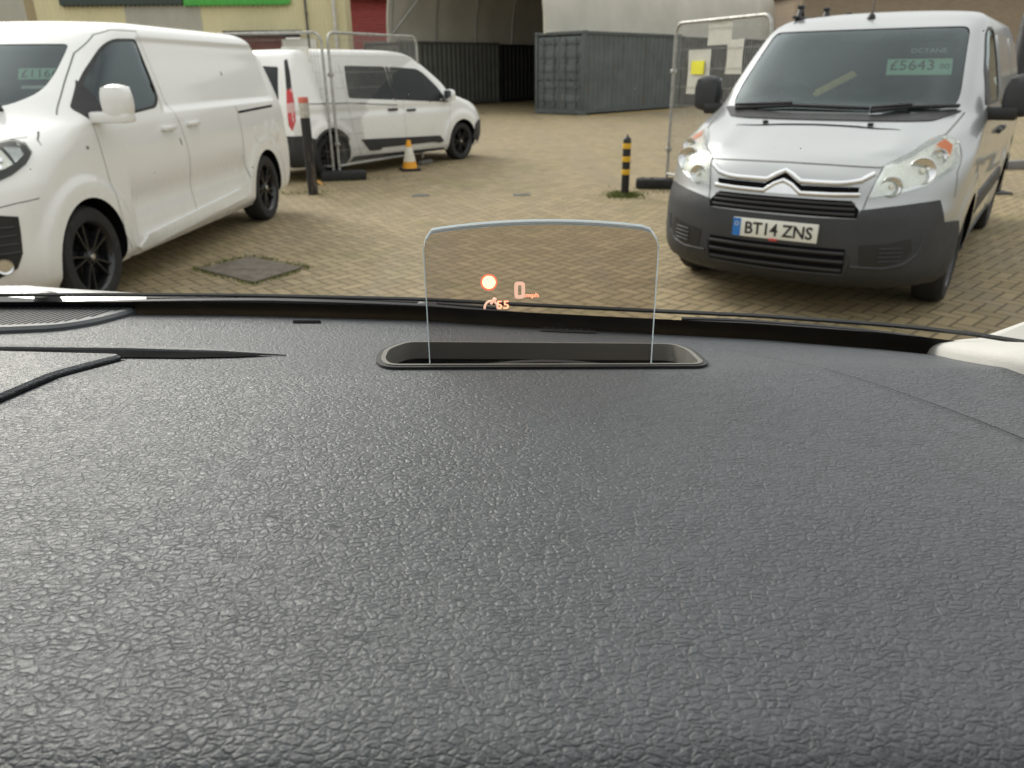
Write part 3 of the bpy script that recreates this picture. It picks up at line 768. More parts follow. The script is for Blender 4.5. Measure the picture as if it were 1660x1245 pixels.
    sk.line('nose_slot', [(-.43, .812), (-.30, .810), (-.105, .808), (-.05, .848), (0, .872), (.05, .848), (.105, .808), (.30, .810), (.43, .812)], .034, 'F', M['dark'], root, off=.003)
    shut_lines(root, sk, [([(-.515, .937), (-.25, .945), (0, .948), (.25, .945), (.515, .937)], .007, 'F')])
    sk.line('bonnet_slot', [(.365, -.52), (.335, -.25), (.325, 0), (.335, .25), (.365, .52)], [.006, .026, .028, .026, .006], 'T', M['dark'], root, off=.002)
    for y in (-.34, .33):
        h = sk.hit((.30, y), 'T'); MB().box(h[0] + Vector((0, 0, .008)), (.03, .035, .018), None, .006).build('washer_jet', M['black'], root)
    # number plate
    pl = MB().box((.985, 0, .555), (.014, .524, .114), None, .003).build('number_plate', M['plate'], root)
    MB().box((.9925, -.236, .555), (.003, .05, .110)).build('country_band', M['plateblue'], pl)
    t = MB(); lay_text(t, 'BT14 ZNS', .072, .415, Vector((.9925, .026, .555)), Vector((0, 1, 0)), Vector((0, 0, 1)), Vector((1, 0, 0)), .001, .0022); t.build('lettering', M['ink'], pl, 0)
    st = MB()
    for k in range(12): st.lathe([(.001, .0), (.0028, .001)], Matrix.Translation((.9945, -.236 + .012 * math.cos(k * math.pi / 6), .575 + .012 * math.sin(k * math.pi / 6))) @ Matrix.Rotation(R(90), 4, 'Y'), 6)
    st.mat(0); st.build('star_ring', M['plate'], pl, 0)
    MB().box((.988, .0, .494), (.016, .055, .018), None, .006).build('tow_sticker', plain('red_plastic', (.5, .06, .05), .4), root)
    wiper(root, sk, [(-.66, 1.198), (-.25, 1.225), (.26, 1.214)]); wiper(root, sk, [(.28, 1.196), (.50, 1.225), (.755, 1.232)])
    # roof: aerial and bars
    h = sk.hit((-.86, .0), 'T'); m = MB(); m.lathe([(.03, 0), (.024, .02), (.008, .035)], Matrix.Translation(h[0]), 14); m.tube([h[0] + Vector((0, 0, .03)), h[0] + Vector((-.10, 0, .30))], [.005, .003], 6); m.build('aerial', M['black'], root)
    for x in (-1.15, -1.95, -2.8):                                  # low rack brackets along one side of the roof
        m = MB(); h = sk.hit((x, -.60), 'T')[0]
        for dx in (-.085, .085): m.tube([h + Vector((dx, 0, -.01)), h + Vector((0, 0, .085))], [.02, .017], 8)
        m.box(h + Vector((0, 0, .012)), (.25, .06, .022), None, .008); m.box(h + Vector((0, 0, .09)), (.07, .05, .03), None, .01)
        m.build('rack_bracket', M['black'], root)
    o, r, u, n = frame_on(sk, .452, 1.515, 'F'); o = o - n * .05
    card(root, 'price_card', o + u * .01, r, u, n, .40, .165, M['pricecard'], [('£5643', .10, .27, -.045, .015, M['ink']), ('00', .05, .06, .155, .0, M['ink'])])
    o2, r2, u2, n2 = frame_on(sk, .47, 1.635, 'F'); o2 = o2 - n2 * .05
    card(root, 'window_sticker', o2, r2, u2, n2, .25, .15, M['ink'], [('OCTANE', .045, .22, .0, -.02, M['plate'])])
    seats(root, (-1.06,), (-.42, .12, .48), 1.20); steering(root, -.36, -.36, 1.235, .18)
    fit_wheels(root, (.332, .205, 7, 'single'), 3.0, .825)
    for s in (1, -1): sk.patch('tail_lamp', rounded([(s * .80, .90), (s * .87, .90), (s * .85, 1.25), (s * .78, 1.25)][::s], .02), 'B', M['redlens'], root, off=.006, step=.05)
    # yellow wooden slat lying on the dash
    X, Y, a = POSE['silver']; mw = Matrix.Translation((X, Y, 0)) @ Matrix.Rotation(R(a), 4, 'Z')
    p0, p1 = Vector((-.30, -.20, 1.30)), Vector((-.50, .02, 1.44)); d = (p1 - p0).normalized()
    q = Matrix((d, d.cross(Vector((1, 0, .6))).normalized(), d.cross(d.cross(Vector((1, 0, .6))).normalized()))).transposed()
    m = MB(); m.box((p0 + p1) / 2, ((p1 - p0).length, .055, .016), q, .003); ob = m.build('wooden_batten', plain('yellow_wood', (.62, .46, .16), .6, scale=20), None)
    ob.matrix_world = mw; tag(ob, 'yellow wooden batten leaning on the dashboard inside the silver van', 'wood')
build_silver_van()

# ------------------------------------------------------------------ white crew van beyond the fence
def build_crew_van():
    root = place_root('estate', 'crew_van', label='small white crew van with black lower trim and tinted rear windows behind the mesh fence', cat='van')
    V, F = body_surface(ESTATE, disp_estate, nz=80, ks=190); sk = Skin(V, F)
    body = mesh_obj('body', V, F, M['white'], root, None)
    tint = plain('dark_tinted_glass', (.010, .014, .014), .04, spec=.35, var=.3, scale=2)
    boolean(body, [cyl_cut(x, .33, .365, s * .58, s * 1.3, M['dark']) for x in (0, -3.06) for s in (1, -1)])
    ws = rounded([(-.62, 1.115), (.62, 1.115), (.76, 1.17), (.77, 1.28), (.68, 1.665), (-.68, 1.665), (-.77, 1.28), (-.76, 1.17)], .05)
    sk.patch('windscreen', ws, 'F', tint, root, off=.002, thick=.01)
    for s, pj in ((1, 'L'), (-1, 'R')):
        w1 = rounded([(-2.62, 1.12), (-1.66, 1.065), (-1.72, 1.555), (-2.56, 1.57)], .05)
        w2 = rounded([(-1.60, 1.062), (-.34, .985), (-.36, 1.01), (-.60, 1.26), (-.86, 1.46), (-1.0, 1.52), (-1.62, 1.552)], [.03, .02, .01, .1, .1, .06, .04])
        for w in (w1, w2): sk.patch('side_window', w, pj, tint, root, off=.002, thick=.01, step=.06)
        sk.line('window_pillar', [(-.80, 1.005), (-.92, 1.43)], .05, pj, M['black'], root, off=.004)
        sk.line('window_pillar', [(-1.63, 1.06), (-1.67, 1.55)], .07, pj, M['black'], root, off=.004)
        sk.line('door_moulding', [(-3.5, 1.07), (-2.65, 1.055), (-1.6, .985)], .012, pj, M['dark'], root)
        handle(root, -1.72, s * .895, .925, s, M['black']); handle(root, -1.30, s * .897, .90, s, M['black'])
        sk.patch('side_moulding', rounded([(-2.46, .525), (-.60, .455), (-.50, .36), (-.60, .335), (-.75, .36), (-2.0, .37), (-2.05, .335), (-2.28, .345)], .02), pj, M['plastic'], root, off=.014, thick=.03, step=.06)
        sk.patch('sill_trim', rounded([(-.42, .21), (-.46, .245), (-2.62, .285), (-2.66, .21)], .02), pj, M['plastic'], root, off=.010, thick=.03, step=.06)
        shut_lines(root, sk, [([(-1.47, 1.62), (-1.47, 1.0), (-1.44, .30)], .0045, pj), ([(-.30, 1.0), (-.34, .70), (-.44, .35)], .0045, pj), ([(-2.66, 1.62), (-2.66, 1.05), (-2.60, .62), (-2.46, .30)], .0045, pj)])
        # bumpers in dark plastic
        ft = [(30, .22), (56, .24), (65, .30), (72, .36), (70, .60), (60, .66), (30, .62)]
        fp = rounded([(a * s, z) for a, z in (ft if s > 0 else ft[::-1])], .03)
        sk.patch('bumper_corner', fp, 'C', M['plastic'], root, off=.008, thick=.02, step=.05)
        rb = [(-3.40, .22), (-3.42, .50), (-3.44, .63), (-3.70, .66), (-3.79, .60), (-3.76, .22)]
        sk.patch('rear_bumper', rounded(rb if s > 0 else rb, .02), pj, M['plastic'], root, off=.010, thick=.03, step=.05)
        for hx, a0, a1 in ((-3.06, -.1, 3.24), ):
            wa = [(hx + .40 * math.cos(t), .33 + .40 * math.sin(t)) for t in np.linspace(.55, 3.0, 22)] + [(hx + .355 * math.cos(t), .33 + .355 * math.sin(t)) for t in np.linspace(3.0, .55, 22)]
            sk.patch('arch_trim', wa, pj, M['plastic'], root, off=.008, thick=.02, step=.04)
        # tall tail lamp: dark glass above, red and pale below
        def rp(P): return [(a * s, z) for a, z in (P if s > 0 else P[::-1])]
        sk.patch('lamp_cover', rounded(rp([(127, 1.66), (130, 1.64), (130.5, 1.26), (126.6, 1.28), (126.4, 1.5)]), .02), 'C', M['ink'], root, off=.004, thick=.02, step=.03, x0=-3.0)
        tp = sk.patch('tail_lamp', rounded(rp([(126.6, 1.28), (130.6, 1.26), (131.6, 1.05), (131.6, .80), (129.6, .72), (126.6, .86), (126, 1.1)]), .02), 'C', M['redlens'], root, off=.006, thick=.02, step=.03, x0=-3.0)
        sk.patch('reversing_lens', rounded(rp([(126.2, 1.10), (131.4, 1.08), (131.5, .96), (126.4, .98)]), .01), 'C', M['pale'], tp, off=.010, thick=.01, step=.03, x0=-3.0)
        sk.patch('rear_bumper', rounded(rp([(112, .24), (140, .24), (140, .66), (124, .655), (112, .60)]), .02), 'C', M['plastic'], root, off=.012, thick=.02, step=.05, x0=-3.0)
        lt = [(44, .83), (58, .87), (66, .93), (68, .985), (60, .985), (48, .94)]
        sk.patch('headlight', rounded([(a * s, z) for a, z in (lt if s > 0 else lt[::-1])], .02), 'C', M['reflector'], root, off=.006, thick=.02, step=.04)
        mirror_mesh('door_mirror', root, (-.46, s * 1.03, 1.10), (.14, .20, .19), (M['white'], M['black']), s, ((-.45, s * .92, 1.03), (.09, .2, .06)))
        # rear doors
        sk.patch('rear_window', rounded([(s * .08, 1.12), (s * .66, 1.12), (s * .60, 1.56), (s * .08, 1.58)][::s], .04), 'B', tint, root, off=.003, thick=.01, step=.06)
    sk.patch('rear_bumper', rounded([(-.80, .24), (.80, .24), (.82, .66), (-.82, .66)], .03), 'B', M['plastic'], root, off=.02, thick=.03, step=.06)
    sk.patch('grille', rounded([(-30, .62), (30, .62), (32, .78), (-32, .78)], .02), 'C', M['black'], root, off=.005, step=.06)
    sk.patch('front_bumper', rounded([(-32, .22), (32, .22), (32, .60), (-32, .60)], .02), 'C', M['plastic'], root, off=.007, step=.06)
    shut_lines(root, sk, [([(0, 1.62), (0, .70)], .008, 'B')])
    fit_wheels(root, (.318, .205, 5, 'twin'), 3.06, .80)
build_crew_van()

# ------------------------------------------------------------------ block-paved yard (herringbone), painted line
def paving_material():
    s = N('block_paving'); g = s.geo(); mp = s.scaled(g, 10, 10, 10, R(47))
    sp = s.n('ShaderNodeSeparateXYZ'); s.put(sp.inputs[0], mp); X, Y = sp.outputs[0], sp.outputs[1]
    i, j = s.math('FLOOR', X), s.math('FLOOR', Y); fx, fy = s.math('SUBTRACT', X, i), s.math('SUBTRACT', Y, j)
    k = s.math('FLOORED_MODULO', s.math('SUBTRACT', i, j), 4.)
    def eq(v): return s.math('COMPARE', k, float(v), .1)
    k0, k1, k2, k3 = eq(0), eq(1), eq(2), eq(3)
    d = s.math('MINIMUM', s.math('MINIMUM', s.math('ADD', fx, k1), s.math('ADD', s.math('SUBTRACT', 1., fx), k0)),
               s.math('MINIMUM', s.math('ADD', fy, k2), s.math('ADD', s.math('SUBTRACT', 1., fy), k3)))
    cb = s.n('ShaderNodeCombineXYZ'); s.put(cb.inputs[0], s.math('SUBTRACT', i, k1)); s.put(cb.inputs[1], s.math('SUBTRACT', j, k2))
    wn = s.n('ShaderNodeTexWhiteNoise'); s.put(wn.inputs['Vector'], cb.outputs[0]); rnd = wn.outputs[0]
    big = s.noise(g, .35, 5, .6); mid = s.noise(g, 1.7, 5, .6); fine = s.noise(g, 45, 3, .6); track = s.noise(s.scaled(g, 1.6, .12, 1), 1., 3)
    blk = s.mix(rnd, (.225, .176, .098), (.330, .258, .148))
    blk = s.mix(s.ramp(s.noise(s.scaled(g, 1, 1, 1), 3.1, 4), .5, .72, 0, .55), blk, (.20, .155, .095))
    blk = s.mix(s.ramp(fine, .3, .7, 0, .30), blk, (.38, .31, .19))
    jm = s.ramp(s.math('ADD', d, s.math('MULTIPLY', s.math('SUBTRACT', fine, .5), .06)), .04, .10, 1, 0)
    moss = s.ramp(s.math('MULTIPLY', mid, big), .26, .36, 0, 1)
    jc = s.mix(moss, (.085, .066, .04), (.085, .09, .028))
    col = s.mix(s.math('MULTIPLY', jm, .9), blk, jc)
    col = s.mix(s.ramp(s.math('MULTIPLY', mid, s.noise(g, .6, 4)), .27, .38, 0, .35), col, (.15, .145, .05))
    damp = s.ramp(track, .52, .75, 0, .40)
    col = s.mix(damp, col, (.135, .10, .062))
    oil = s.ramp(s.noise(s.scaled(g, 1, .75, 1), .85, 5, .7), .60, .74, 0, .55)
    col = s.mix(oil, col, (.075, .062, .045))
    pale = s.ramp(s.noise(g, 2.3, 4, .65), .60, .75, 0, .35); col = s.mix(pale, col, (.36, .315, .235))
    s.set(Base_Color=col, Roughness=s.ramp(damp, 0, .4, .78, .5))
    s.b.inputs['Specular IOR Level'].default_value = .35
    h = s.math('ADD', s.ramp(d, 0, .12, 0, 1), s.math('MULTIPLY', fine, .35)); h = s.math('ADD', h, s.math('MULTIPLY', rnd, .3))
    s.bump(h, .006, .8)
    return s.m
gm = MB(); gx = [-160, -40, -12, 0, 12, 40, 160]; gy = [-60, -8, 0, 6, 14, 30, 60, 220]
gm.add([(x, y, 0) for y in gy for x in gx], [(r * 7 + c, r * 7 + c + 1, r * 7 + c + 8, r * 7 + c + 7) for r in range(7) for c in range(6)])
gm.build('ground', paving_material(), None, 0, kind='structure')

AX = Vector((.688, .725, 0)); NX = Vector((-.725, .688, 0)); CB = Vector((2.55, 27.64, 0)); CA = math.atan2(AX.y, AX.x)
def CP(t, n, z=0): return CB + AX * t + NX * n + Vector((0, 0, z))
m = MB(); yl = plain('yellow_line_paint', (.62, .40, .07), .7, var=.3, scale=8)
m.add([CP(-.2, -.50, .004), CP(17, -.50, .004), CP(17, -.38, .004), CP(-.2, -.38, .004)], [(0, 1, 2, 3)]); m.build('painted_line', yl, None, 0, kind='structure')

# ------------------------------------------------------------------ shipping containers
def container(name, t, n, L, W, Hh, col, doors, label, rust=.06):
    root = empty(name, CP(t, n), CA, label=label, cat='container', group='shipping containers of the shelter')
    wm = N('weathered_container_paint'); wp = wm.pos(); stv = wm.noise(wm.scaled(wp, 5, 5, .45), 1, 6, .7); blo = wm.noise(wp, 1.4, 5, .6)
    wc = wm.mix(wm.ramp(blo, .3, .7), tuple(c * .8 for c in col), tuple(c * 1.25 for c in col)); wc = wm.mix(wm.ramp(stv, .52, .72, 0, .5), wc, tuple(c * .5 for c in col))
    wc = wm.mix(wm.ramp(wm.math('MULTIPLY', stv, wm.noise(wp, 3.1, 6, .7)), .33, .42, 0, .6), wc, (.16, .075, .035)); wm.set(Base_Color=wc, Roughness=.6); mt = wm.m; fr = plain(name + '_frame', tuple(c * .85 for c in col), .6, var=.2)
    def corr(a, b, p0, p1, z0, z1, dep, pitch=.28):
        """trapezoid-wave sheet from p0 to p1"""
        d = Vector(p1) - Vector(p0); ln = d.length; d.normalize(); nn = Vector((d.y, -d.x, 0)); V = []; k = int(ln / pitch)
        pts = []
        for i in range(k):
            s0 = ln * i / k; w = ln / k
            pts += [(s0, 0), (s0 + w * .32, 0), (s0 + w * .5, -dep), (s0 + w * .82, -dep)]
        pts.append((ln, 0)); mb = MB()
        for z in (z0, z1): V += [Vector(p0) + d * s + nn * q + Vector((0, 0, z)) for s, q in pts]
        q = len(pts); mb.add(V, [(i, i + 1, q + i + 1, q + i) for i in range(q - 1)]); return mb
    z0, z1 = .16, Hh - .10
    corr(0, 0, (.08, .03, 0), (L - .08, .03, 0), z0, z1, .036).build('side_wall', mt, root, 20)
    corr(0, 0, (L - .08, W - .03, 0), (.08, W - .03, 0), z0, z1, .036).build('side_wall', mt, root, 20)
    corr(0, 0, (L - .03, .08, 0), (L - .03, W - .08, 0), z0, z1, .036).build('end_wall', mt, root, 20)
    MB().box((L / 2, W / 2, Hh - .05), (L - .1, W - .1, .03)).build('roof_panel', mt, root)
    MB().box((L / 2, W / 2, .13), (L - .1, W - .1, .05)).build('floor', mt, root)
    f = MB()
    for x in (.05, L - .05):
        for y in (.05, W - .05): f.box((x, y, Hh / 2), (.12, .12, Hh - .02), None, .01)
    for y in (.04, W - .04):
        f.box((L / 2, y, Hh - .05), (L - .2, .07, .09)); f.box((L / 2, y, .12), (L - .2, .08, .13))
    for x in (.04, L - .04):
        f.box((x, W / 2, Hh - .05), (.09, W - .2, .10)); f.box((x, W / 2, .10), (.08, W - .2, .14))
    f.build('frame', fr, root)
    for x in (.08, L - .08):
        for y in (.07, W - .07):
            for z in (.06, Hh - .05): MB().box((x, y, z), (.19, .17, .12), None, .012).build('corner_casting', fr, root)
    if doors:
        for sd in (0, 1):
            y0 = .12 + sd * (W - .24) / 2; y1 = y0 + (W - .24) / 2 - .02; yc = (y0 + y1) / 2
            dm = MB(); dm.box((.035, yc, Hh / 2), (.04, y1 - y0, Hh - .30), None, .008)
            for z in (.42, .86, 1.38, 1.82, 2.26): dm.box((.010, yc, z + .1), (.03, y1 - y0 - .16, .20 if z != .42 else .24), None, .012)
            dr = dm.build('door', mt, root)
            for q in (.22, .72):
                yy = y0 + (y1 - y0) * q
                b = MB(); b.tube([(-.035, yy, .22), (-.035, yy, Hh - .2)], .017, 8); b.build('locking_bar', M['galv'] if rust > .5 else fr, dr)
                c = MB()
                for z in (.32, .9, 1.75, Hh - .36): c.box((-.018, yy, z), (.05, .11, .09), None, .008)
                c.build('bar_bracket', fr, dr)
                h = MB(); h.box((-.06, yy + .14, 1.17), (.018, .34, .035), None, .006); h.box((-.035, yy + .28, 1.17), (.05, .06, .09), None, .006); h.build('handle', fr, dr)
    return root
container('shipping_container', 0, 0, 6.06, 2.20, 2.66, (.105, .122, .122), True, 'grey green shipping container with its bar-locked doors towards the yard', )
container('shipping_container', 6.20, 0, 12.19, 2.20, 2.60, (.030, .033, .036), False, 'dark charcoal shipping container standing behind the papered mesh fence')
container('shipping_container', .34, 10.2, 6.06, 2.44, 2.66, (.135, .140, .130), True, 'pale grey shipping container under the left edge of the arched canopy')
container('shipping_container', 6.55, 10.2, 12.19, 2.44, 2.60, (.028, .030, .032), False, 'dark shipping container deep inside the arched shelter')

# ------------------------------------------------------------------ fabric canopy spanning the containers
def canopy():
    root = empty('canopy_shelter', CP(0, 6.2), CA, label='arched grey fabric canopy shelter on tubular ribs spanning between shipping containers', cat='shelter')
    fab = plain('canopy_fabric', (.58, .555, .49), .75, var=.10, scale=.8, bump=.02, bscale=1.5)
    y0, y1, zb, rise, L = -4.45, 4.25, 2.62, 4.3, 17.6
    def arch(t, inset=0., low=0.):
        c, w = (y0 + y1) / 2, (y1 - y0) / 2 - inset
        a = math.pi * t; return (c - w * math.cos(a) * (abs(math.cos(a)) ** -.12 if abs(math.cos(a)) > .02 else 1), zb - low + (rise - inset) * math.sin(a) ** .85)
    K, NL = 36, 44; V = []
    for off in (0, .035):
        for i in range(NL + 1):
            x = .02 + (L - .02) * i / NL; sag = .05 * math.sin(math.pi * ((i / NL * 8) % 1)) 
            for k in range(K + 1):
                y, z = arch(k / K, off + sag); V.append((x, y, z))
    n1 = (NL + 1) * (K + 1); F = []
    for o, b in ((0, 0), (1, n1)):
        for i in range(NL):
            for k in range(K): q = b + i * (K + 1) + k; F.append((q, q + 1, q + K + 2, q + K + 1))
    for i in (0, NL):
        for k in range(K): q = i * (K + 1) + k; F.append((q, q + 1, q + 1 + n1, q + n1))
    for k in (0, K):
        for i in range(NL): q = i * (K + 1) + k; F.append((q, q + K + 1, q + K + 1 + n1, q + n1))
    mesh_obj('fabric_cover', V, F, fab, root, 50)
    hem = MB(); rnd = random.Random(3)
    for side in (0, 1):                                             # gathered hem along each eave
        y, z = arch(side); P = [(.0 + L * i / 70, y + (.03 if side else -.03) + rnd.uniform(-.03, .03), z + .02 + rnd.uniform(-.04, .03)) for i in range(71)]
        hem.tube(P, [.05 + rnd.uniform(-.012, .03) for _ in P], 8)
    hem.tube([(.0, *arch(k / 30)) for k in range(31)], .055, 8)
    hem.build('hem', fab, root)
    for i in range(8):
        x = .12 + i * 2.45; r = MB(); r.tube([(x, *arch(k / 30, .10)) for k in range(31)], .045, 8); r.build('rib', M['galv'], root)
    for y, z in (arch(.22, .14), arch(.5, .14), arch(.78, .14)):
        MB().tube([(.1, y, z), (L - .1, y, z)], .03, 8).build('purlin', M['galv'], root)
    b = MB(); b.tube([(.15, *arch(.985, .14)), (2.5, *arch(.70, .14))], .045, 8); b.build('brace', M['galv'], root)
    b = MB(); b.tube([(.15, *arch(.015, .14)), (2.5, *arch(.30, .14))], .045, 8); b.build('brace', M['galv'], root)
    dark = plain('end_sheet', (.035, .036, .036), .9)
    poly = [arch(k / 30, .05) for k in range(31)]; m = MB(); m.prism([(y1 - .1, .02)] + [(y, z) for y, z in poly[::-1]] + [(y0 + .1, .02)], L - .06, L - .02, 'x'); m.build('end_sheet', dark, root)
canopy()

# ------------------------------------------------------------------ industrial buildings behind
def ribbed(name, col, pitch, amp, var=.1):
    s = N(name); p = s.pos(); sep = s.n('ShaderNodeSeparateXYZ'); s.put(sep.inputs[0], p)
    w = s.math('SINE', s.math('MULTIPLY', sep.outputs[0], 2 * math.pi / pitch)); w = s.ramp(w, -.4, .4, 0, 1)
    f = s.noise(s.scaled(p, .6, .6, .25), 1, 5)
    s.set(Base_Color=s.mix(s.ramp(f, .3, .7), tuple(c * (1 - var) for c in col), tuple(min(1, c * (1 + var)) for c in col)), Roughness=.55)
    s.bump(w, amp); return s.m
def cream_unit():
    root = empty('industrial_unit', (-20, 36, 0), 0, label='cream clad industrial unit with grey panels and green signboard behind the white vans', cat='building')
    c = ribbed('cream_cladding', (.80, .73, .45), .20, .03); g = ribbed('grey_cladding', (.52, .50, .43), .20, .03); tn = ribbed('tan_cladding', (.42, .34, .20), .2, .03)
    X = lambda x: x + 20
    w = MB()                                                        # wall with a tall doorway left open
    for x0, x1, z0, z1 in ((-45, -21.9, 0, 8), (-20.2, -16.4, 0, 8), (-13.15, -12.05, 0, 8), (-12.05, -9.0, 3.06, 8), (-9.0, -6.95, 0, 8)):
        w.box((X((x0 + x1) / 2), .15, (z0 + z1) / 2), (x1 - x0, .3, z1 - z0))
    w.box((X(-26), 4, 8.02), (38.1, 8, .12)); w.box((X(-7.1), .75, 4), (.3, .9, 7.9)); w.build('wall', c, root, 0)
    for x0, x1, mm in ((-21.9, -20.6, g), (-20.6, -20.2, tn), (-16.4, -13.15, g)):
        MB().box((X((x0 + x1) / 2), .13, 4), (x1 - x0, .3, 8)).build('cladding_panel', mm, root, 0)
    MB().box((X(-13), .02, 8.2), (13, .3, .5)).build('parapet', g, root, 0)
    d = MB(); d.box((X(-16.4), -.10, 4.85), (5.2, .16, 1.30))
    for i in range(26): d.box((X(-18.9) + i * .2, -.10, 4.175), (.10, .14, .06))
    d.build('dark_fascia', plain('dark_fascia', (.05, .07, .06), .6), root, 0)
    sg = MB().box((X(-11.5), -.12, 4.75), (4.5, .14, 1.2), None, .01).build('signboard', plain('green_sign', (.10, .50, .10), .4), root)
    lt = MB()
    for i in range(22): lt.box((X(-13.7) + i * .2, -.12, 4.135), (.10, .12, .05))
    lt.build('sign_trim', plain('green_trim', (.10, .44, .10), .5), sg, 0)
    sh = MB()
    for k in range(26): sh.tube([(X(-11.9), .75, .06 + k * .115), (X(-9.85), .75, .06 + k * .115)], .062, 8)
    sh.build('roller_shutter', plain('maroon_shutter', (.32, .06, .05), .5), root)
    MB().box((X(-10.5), 1.1, 2.98), (3.05, 1.5, .10)).build('lintel', M['dark'], root)
    MB().box((X(-10.55), -.15, 3.08), (3.3, .5, .10)).build('door_canopy', plain('dark_canopy', (.03, .03, .032), .6), root)
    MB().box((X(-9.05), -.06, 1.40), (1.5, .07, 2.8), None, .01).build('white_panel', M['paper'], root)
    b = MB(); b.tube([(X(-8.62), -.10, 0), (X(-8.62), -.10, 8)], .045, 8)
    for z in (.6, 2.2, 3.8, 5.4, 7): b.box((X(-8.62), -.05, z), (.14, .06, .05))
    b.build('downpipe', plain('dark_pipe', (.12, .12, .11), .6), root)
    b = MB(); b.tube([(X(-7.42), -.12, 0), (X(-7.42), -.12, 8)], .085, 10)
    for z in (.6, 2.2, 3.8, 5.4, 7): b.box((X(-7.42), -.06, z), (.24, .08, .06))
    b.build('downpipe', plain('white_pipe', (.66, .64, .58), .5), root)
cream_unit()
def red_door_unit():
    root = empty('workshop', CP(-.15, 13.9), CA, label='workshop with a tall red roller door between the cream unit and the canopy', cat='building')
    w = MB(); w.box((.12, .2, 4), (.24, .4, 8)); w.box((10.5, .2, 4), (5, .4, 8)); w.box((4.1, .2, 6.3), (7.8, .4, 3.4)); w.box((6.5, 5, 8.05), (13, 10, .1)); w.build('wall', ribbed('grey_wall', (.30, .29, .26), .25, .03), root, 0)
    s = MB()
    for k in range(42): s.tube([(.26, .30, .06 + k * .112), (7.95, .30, .06 + k * .112)], .06, 8)
    s.build('roller_door', plain('red_door', (.50, .105, .095), .5), root)
    MB().box((4.1, -.1, 4.72), (7.7, .35, .35), None, .02).build('shutter_box', plain('dark_box', (.06, .05, .05), .6), root)
    MB().box((3.2, -.32, .95), (3.6, .25, 1.9), None, .02).build('low_wall', plain('grey_block', (.30, .29, .26), .85), root)
red_door_unit()
def back_units():
    root = empty('dark_unit', (15.3, 46, 0), 0, label='tall dark clad unit rising behind the end of the canopy', cat='building')
    MB().box((-.2, 4, 4.5), (4.8, 8, 9)).build('wall', ribbed('dark_cladding', (.022, .024, .026), .3, .04), root, 0)
    MB().box((-.2, 4, 9.06), (5, 8.3, .12)).build('roof', M['dark'], root, 0)
    root = empty('brick_unit', (30, 40, 0), 0, label='low brown brick unit behind the silver van roof', cat='building')
    s = N('brick_wall'); p = s.pos(); bt = s.n('ShaderNodeTexBrick'); q = s.n('ShaderNodeMapping'); s.put(q.inputs[0], p); q.inputs['Rotation'].default_value = (R(90), 0, 0); s.put(bt.inputs['Vector'], q.outputs[0])
    bt.inputs['Scale'].default_value = 1; bt.inputs['Brick Width'].default_value = .225; bt.inputs['Row Height'].default_value = .075; bt.inputs['Mortar Size'].default_value = .008
    bt.inputs['Color1'].default_value = (.33, .25, .17, 1); bt.inputs['Color2'].default_value = (.27, .20, .14, 1); bt.inputs['Mortar'].default_value = (.30, .27, .22, 1); s.set(Base_Color=bt.outputs[0], Roughness=.85)
    MB().box((0, 5, 2.4), (32, 10, 4.8)).build('wall', s.m, root, 0)
    MB().box((0, 5, 4.95), (32.6, 10.6, .3)).build('roof', plain('grey_roof', (.25, .25, .23), .7), root, 0)
    for i in range(5):
        f = MB().box((-12 + i * 6, -.03, 1.7), (2.2, .10, 1.3)).build('window', M['paper'], root, 0)
        MB().box((-12 + i * 6, -.09, 1.7), (2.0, .03, 1.1)).build('pane', plain('dark_pane', (.04, .05, .05), .05), f, 0)
back_units()

# ------------------------------------------------------------------ mesh fence panels
def fence_panel(p0, p1, label, h=2.0, z0=.10):
    p0, p1 = Vector((*p0, 0)), Vector((*p1, 0)); d = p1 - p0; L = d.length
    root = empty('mesh_fence', p0, math.atan2(d.y, d.x), label=label, cat='fence', group='temporary mesh fence panels round the yard')
    f = MB(); r = .13; P = [(0, 0, z0)] + [(0, 0, h - r)] + [(r - r * math.cos(a), 0, h - r + r * math.sin(a)) for a in np.linspace(.2, 1.37, 6)] + [(r, 0, h), (L - r, 0, h)] + \
        [(L - r + r * math.sin(a), 0, h - r + r * math.cos(a)) for a in np.linspace(.2, 1.37, 6)] + [(L, 0, h - r), (L, 0, z0)]
    f.tube(P, .019, 10); f.build('frame', M['galv'], root)
    MB().tube([(0, 0, z0 + .09), (L, 0, z0 + .09)], .018, 8).build('bottom_rail', M['galv'], root)
    mm = MB()
    for i in range(1, int(L / .045)): mm.tube([(i * .045, 0, z0 + .09), (i * .045, 0, h)], .003, 4, False, False)
    for k in range(1, 9): mm.tube([(0, .003, z0 + .09 + k * .215), (L, .003, z0 + .09 + k * .215)], .003, 4, False, False)
    mm.build('wire_mesh', M['galv'], root, 0)
    c = MB()
    for z in (.5, 1.45): c.box((0, 0, z), (.06, .07, .05), None, .01)
    c.build('coupler', M['galv'], root)
    return root
def fence_foot(x, y, a, label, m='rubber', k0=1.):
    q = Matrix.Rotation(R(a), 3, 'Z'); b = MB(); b.box((x, y, .065 * k0), (.66 * k0, .23 * k0, .13 * k0), q, .035 * k0)
    for k in (-.24, -.12, .12, .24): b.box(Vector((x, y, .132 * k0)) + q @ Vector((k * k0, 0, 0)), (.05 * k0, .10 * k0, .012 * k0), q, .004 * k0)
    return tag(b.build('rubber_block', M[m]), label, 'fence foot', 'rubber feet under the fence panels')
PA = (-2.62, 11.62)
fence_panel((-6.05, 12.3), PA, 'galvanised mesh fence panel between the long white van and the black post')
fence_panel((-2.54, 11.66), (-1.50, 13.55), 'galvanised mesh fence panel in front of the crew van doors')
fence_panel((2.10, 10.38), (2.76, 8.72), 'galvanised mesh fence panel with papers beside the silver van')
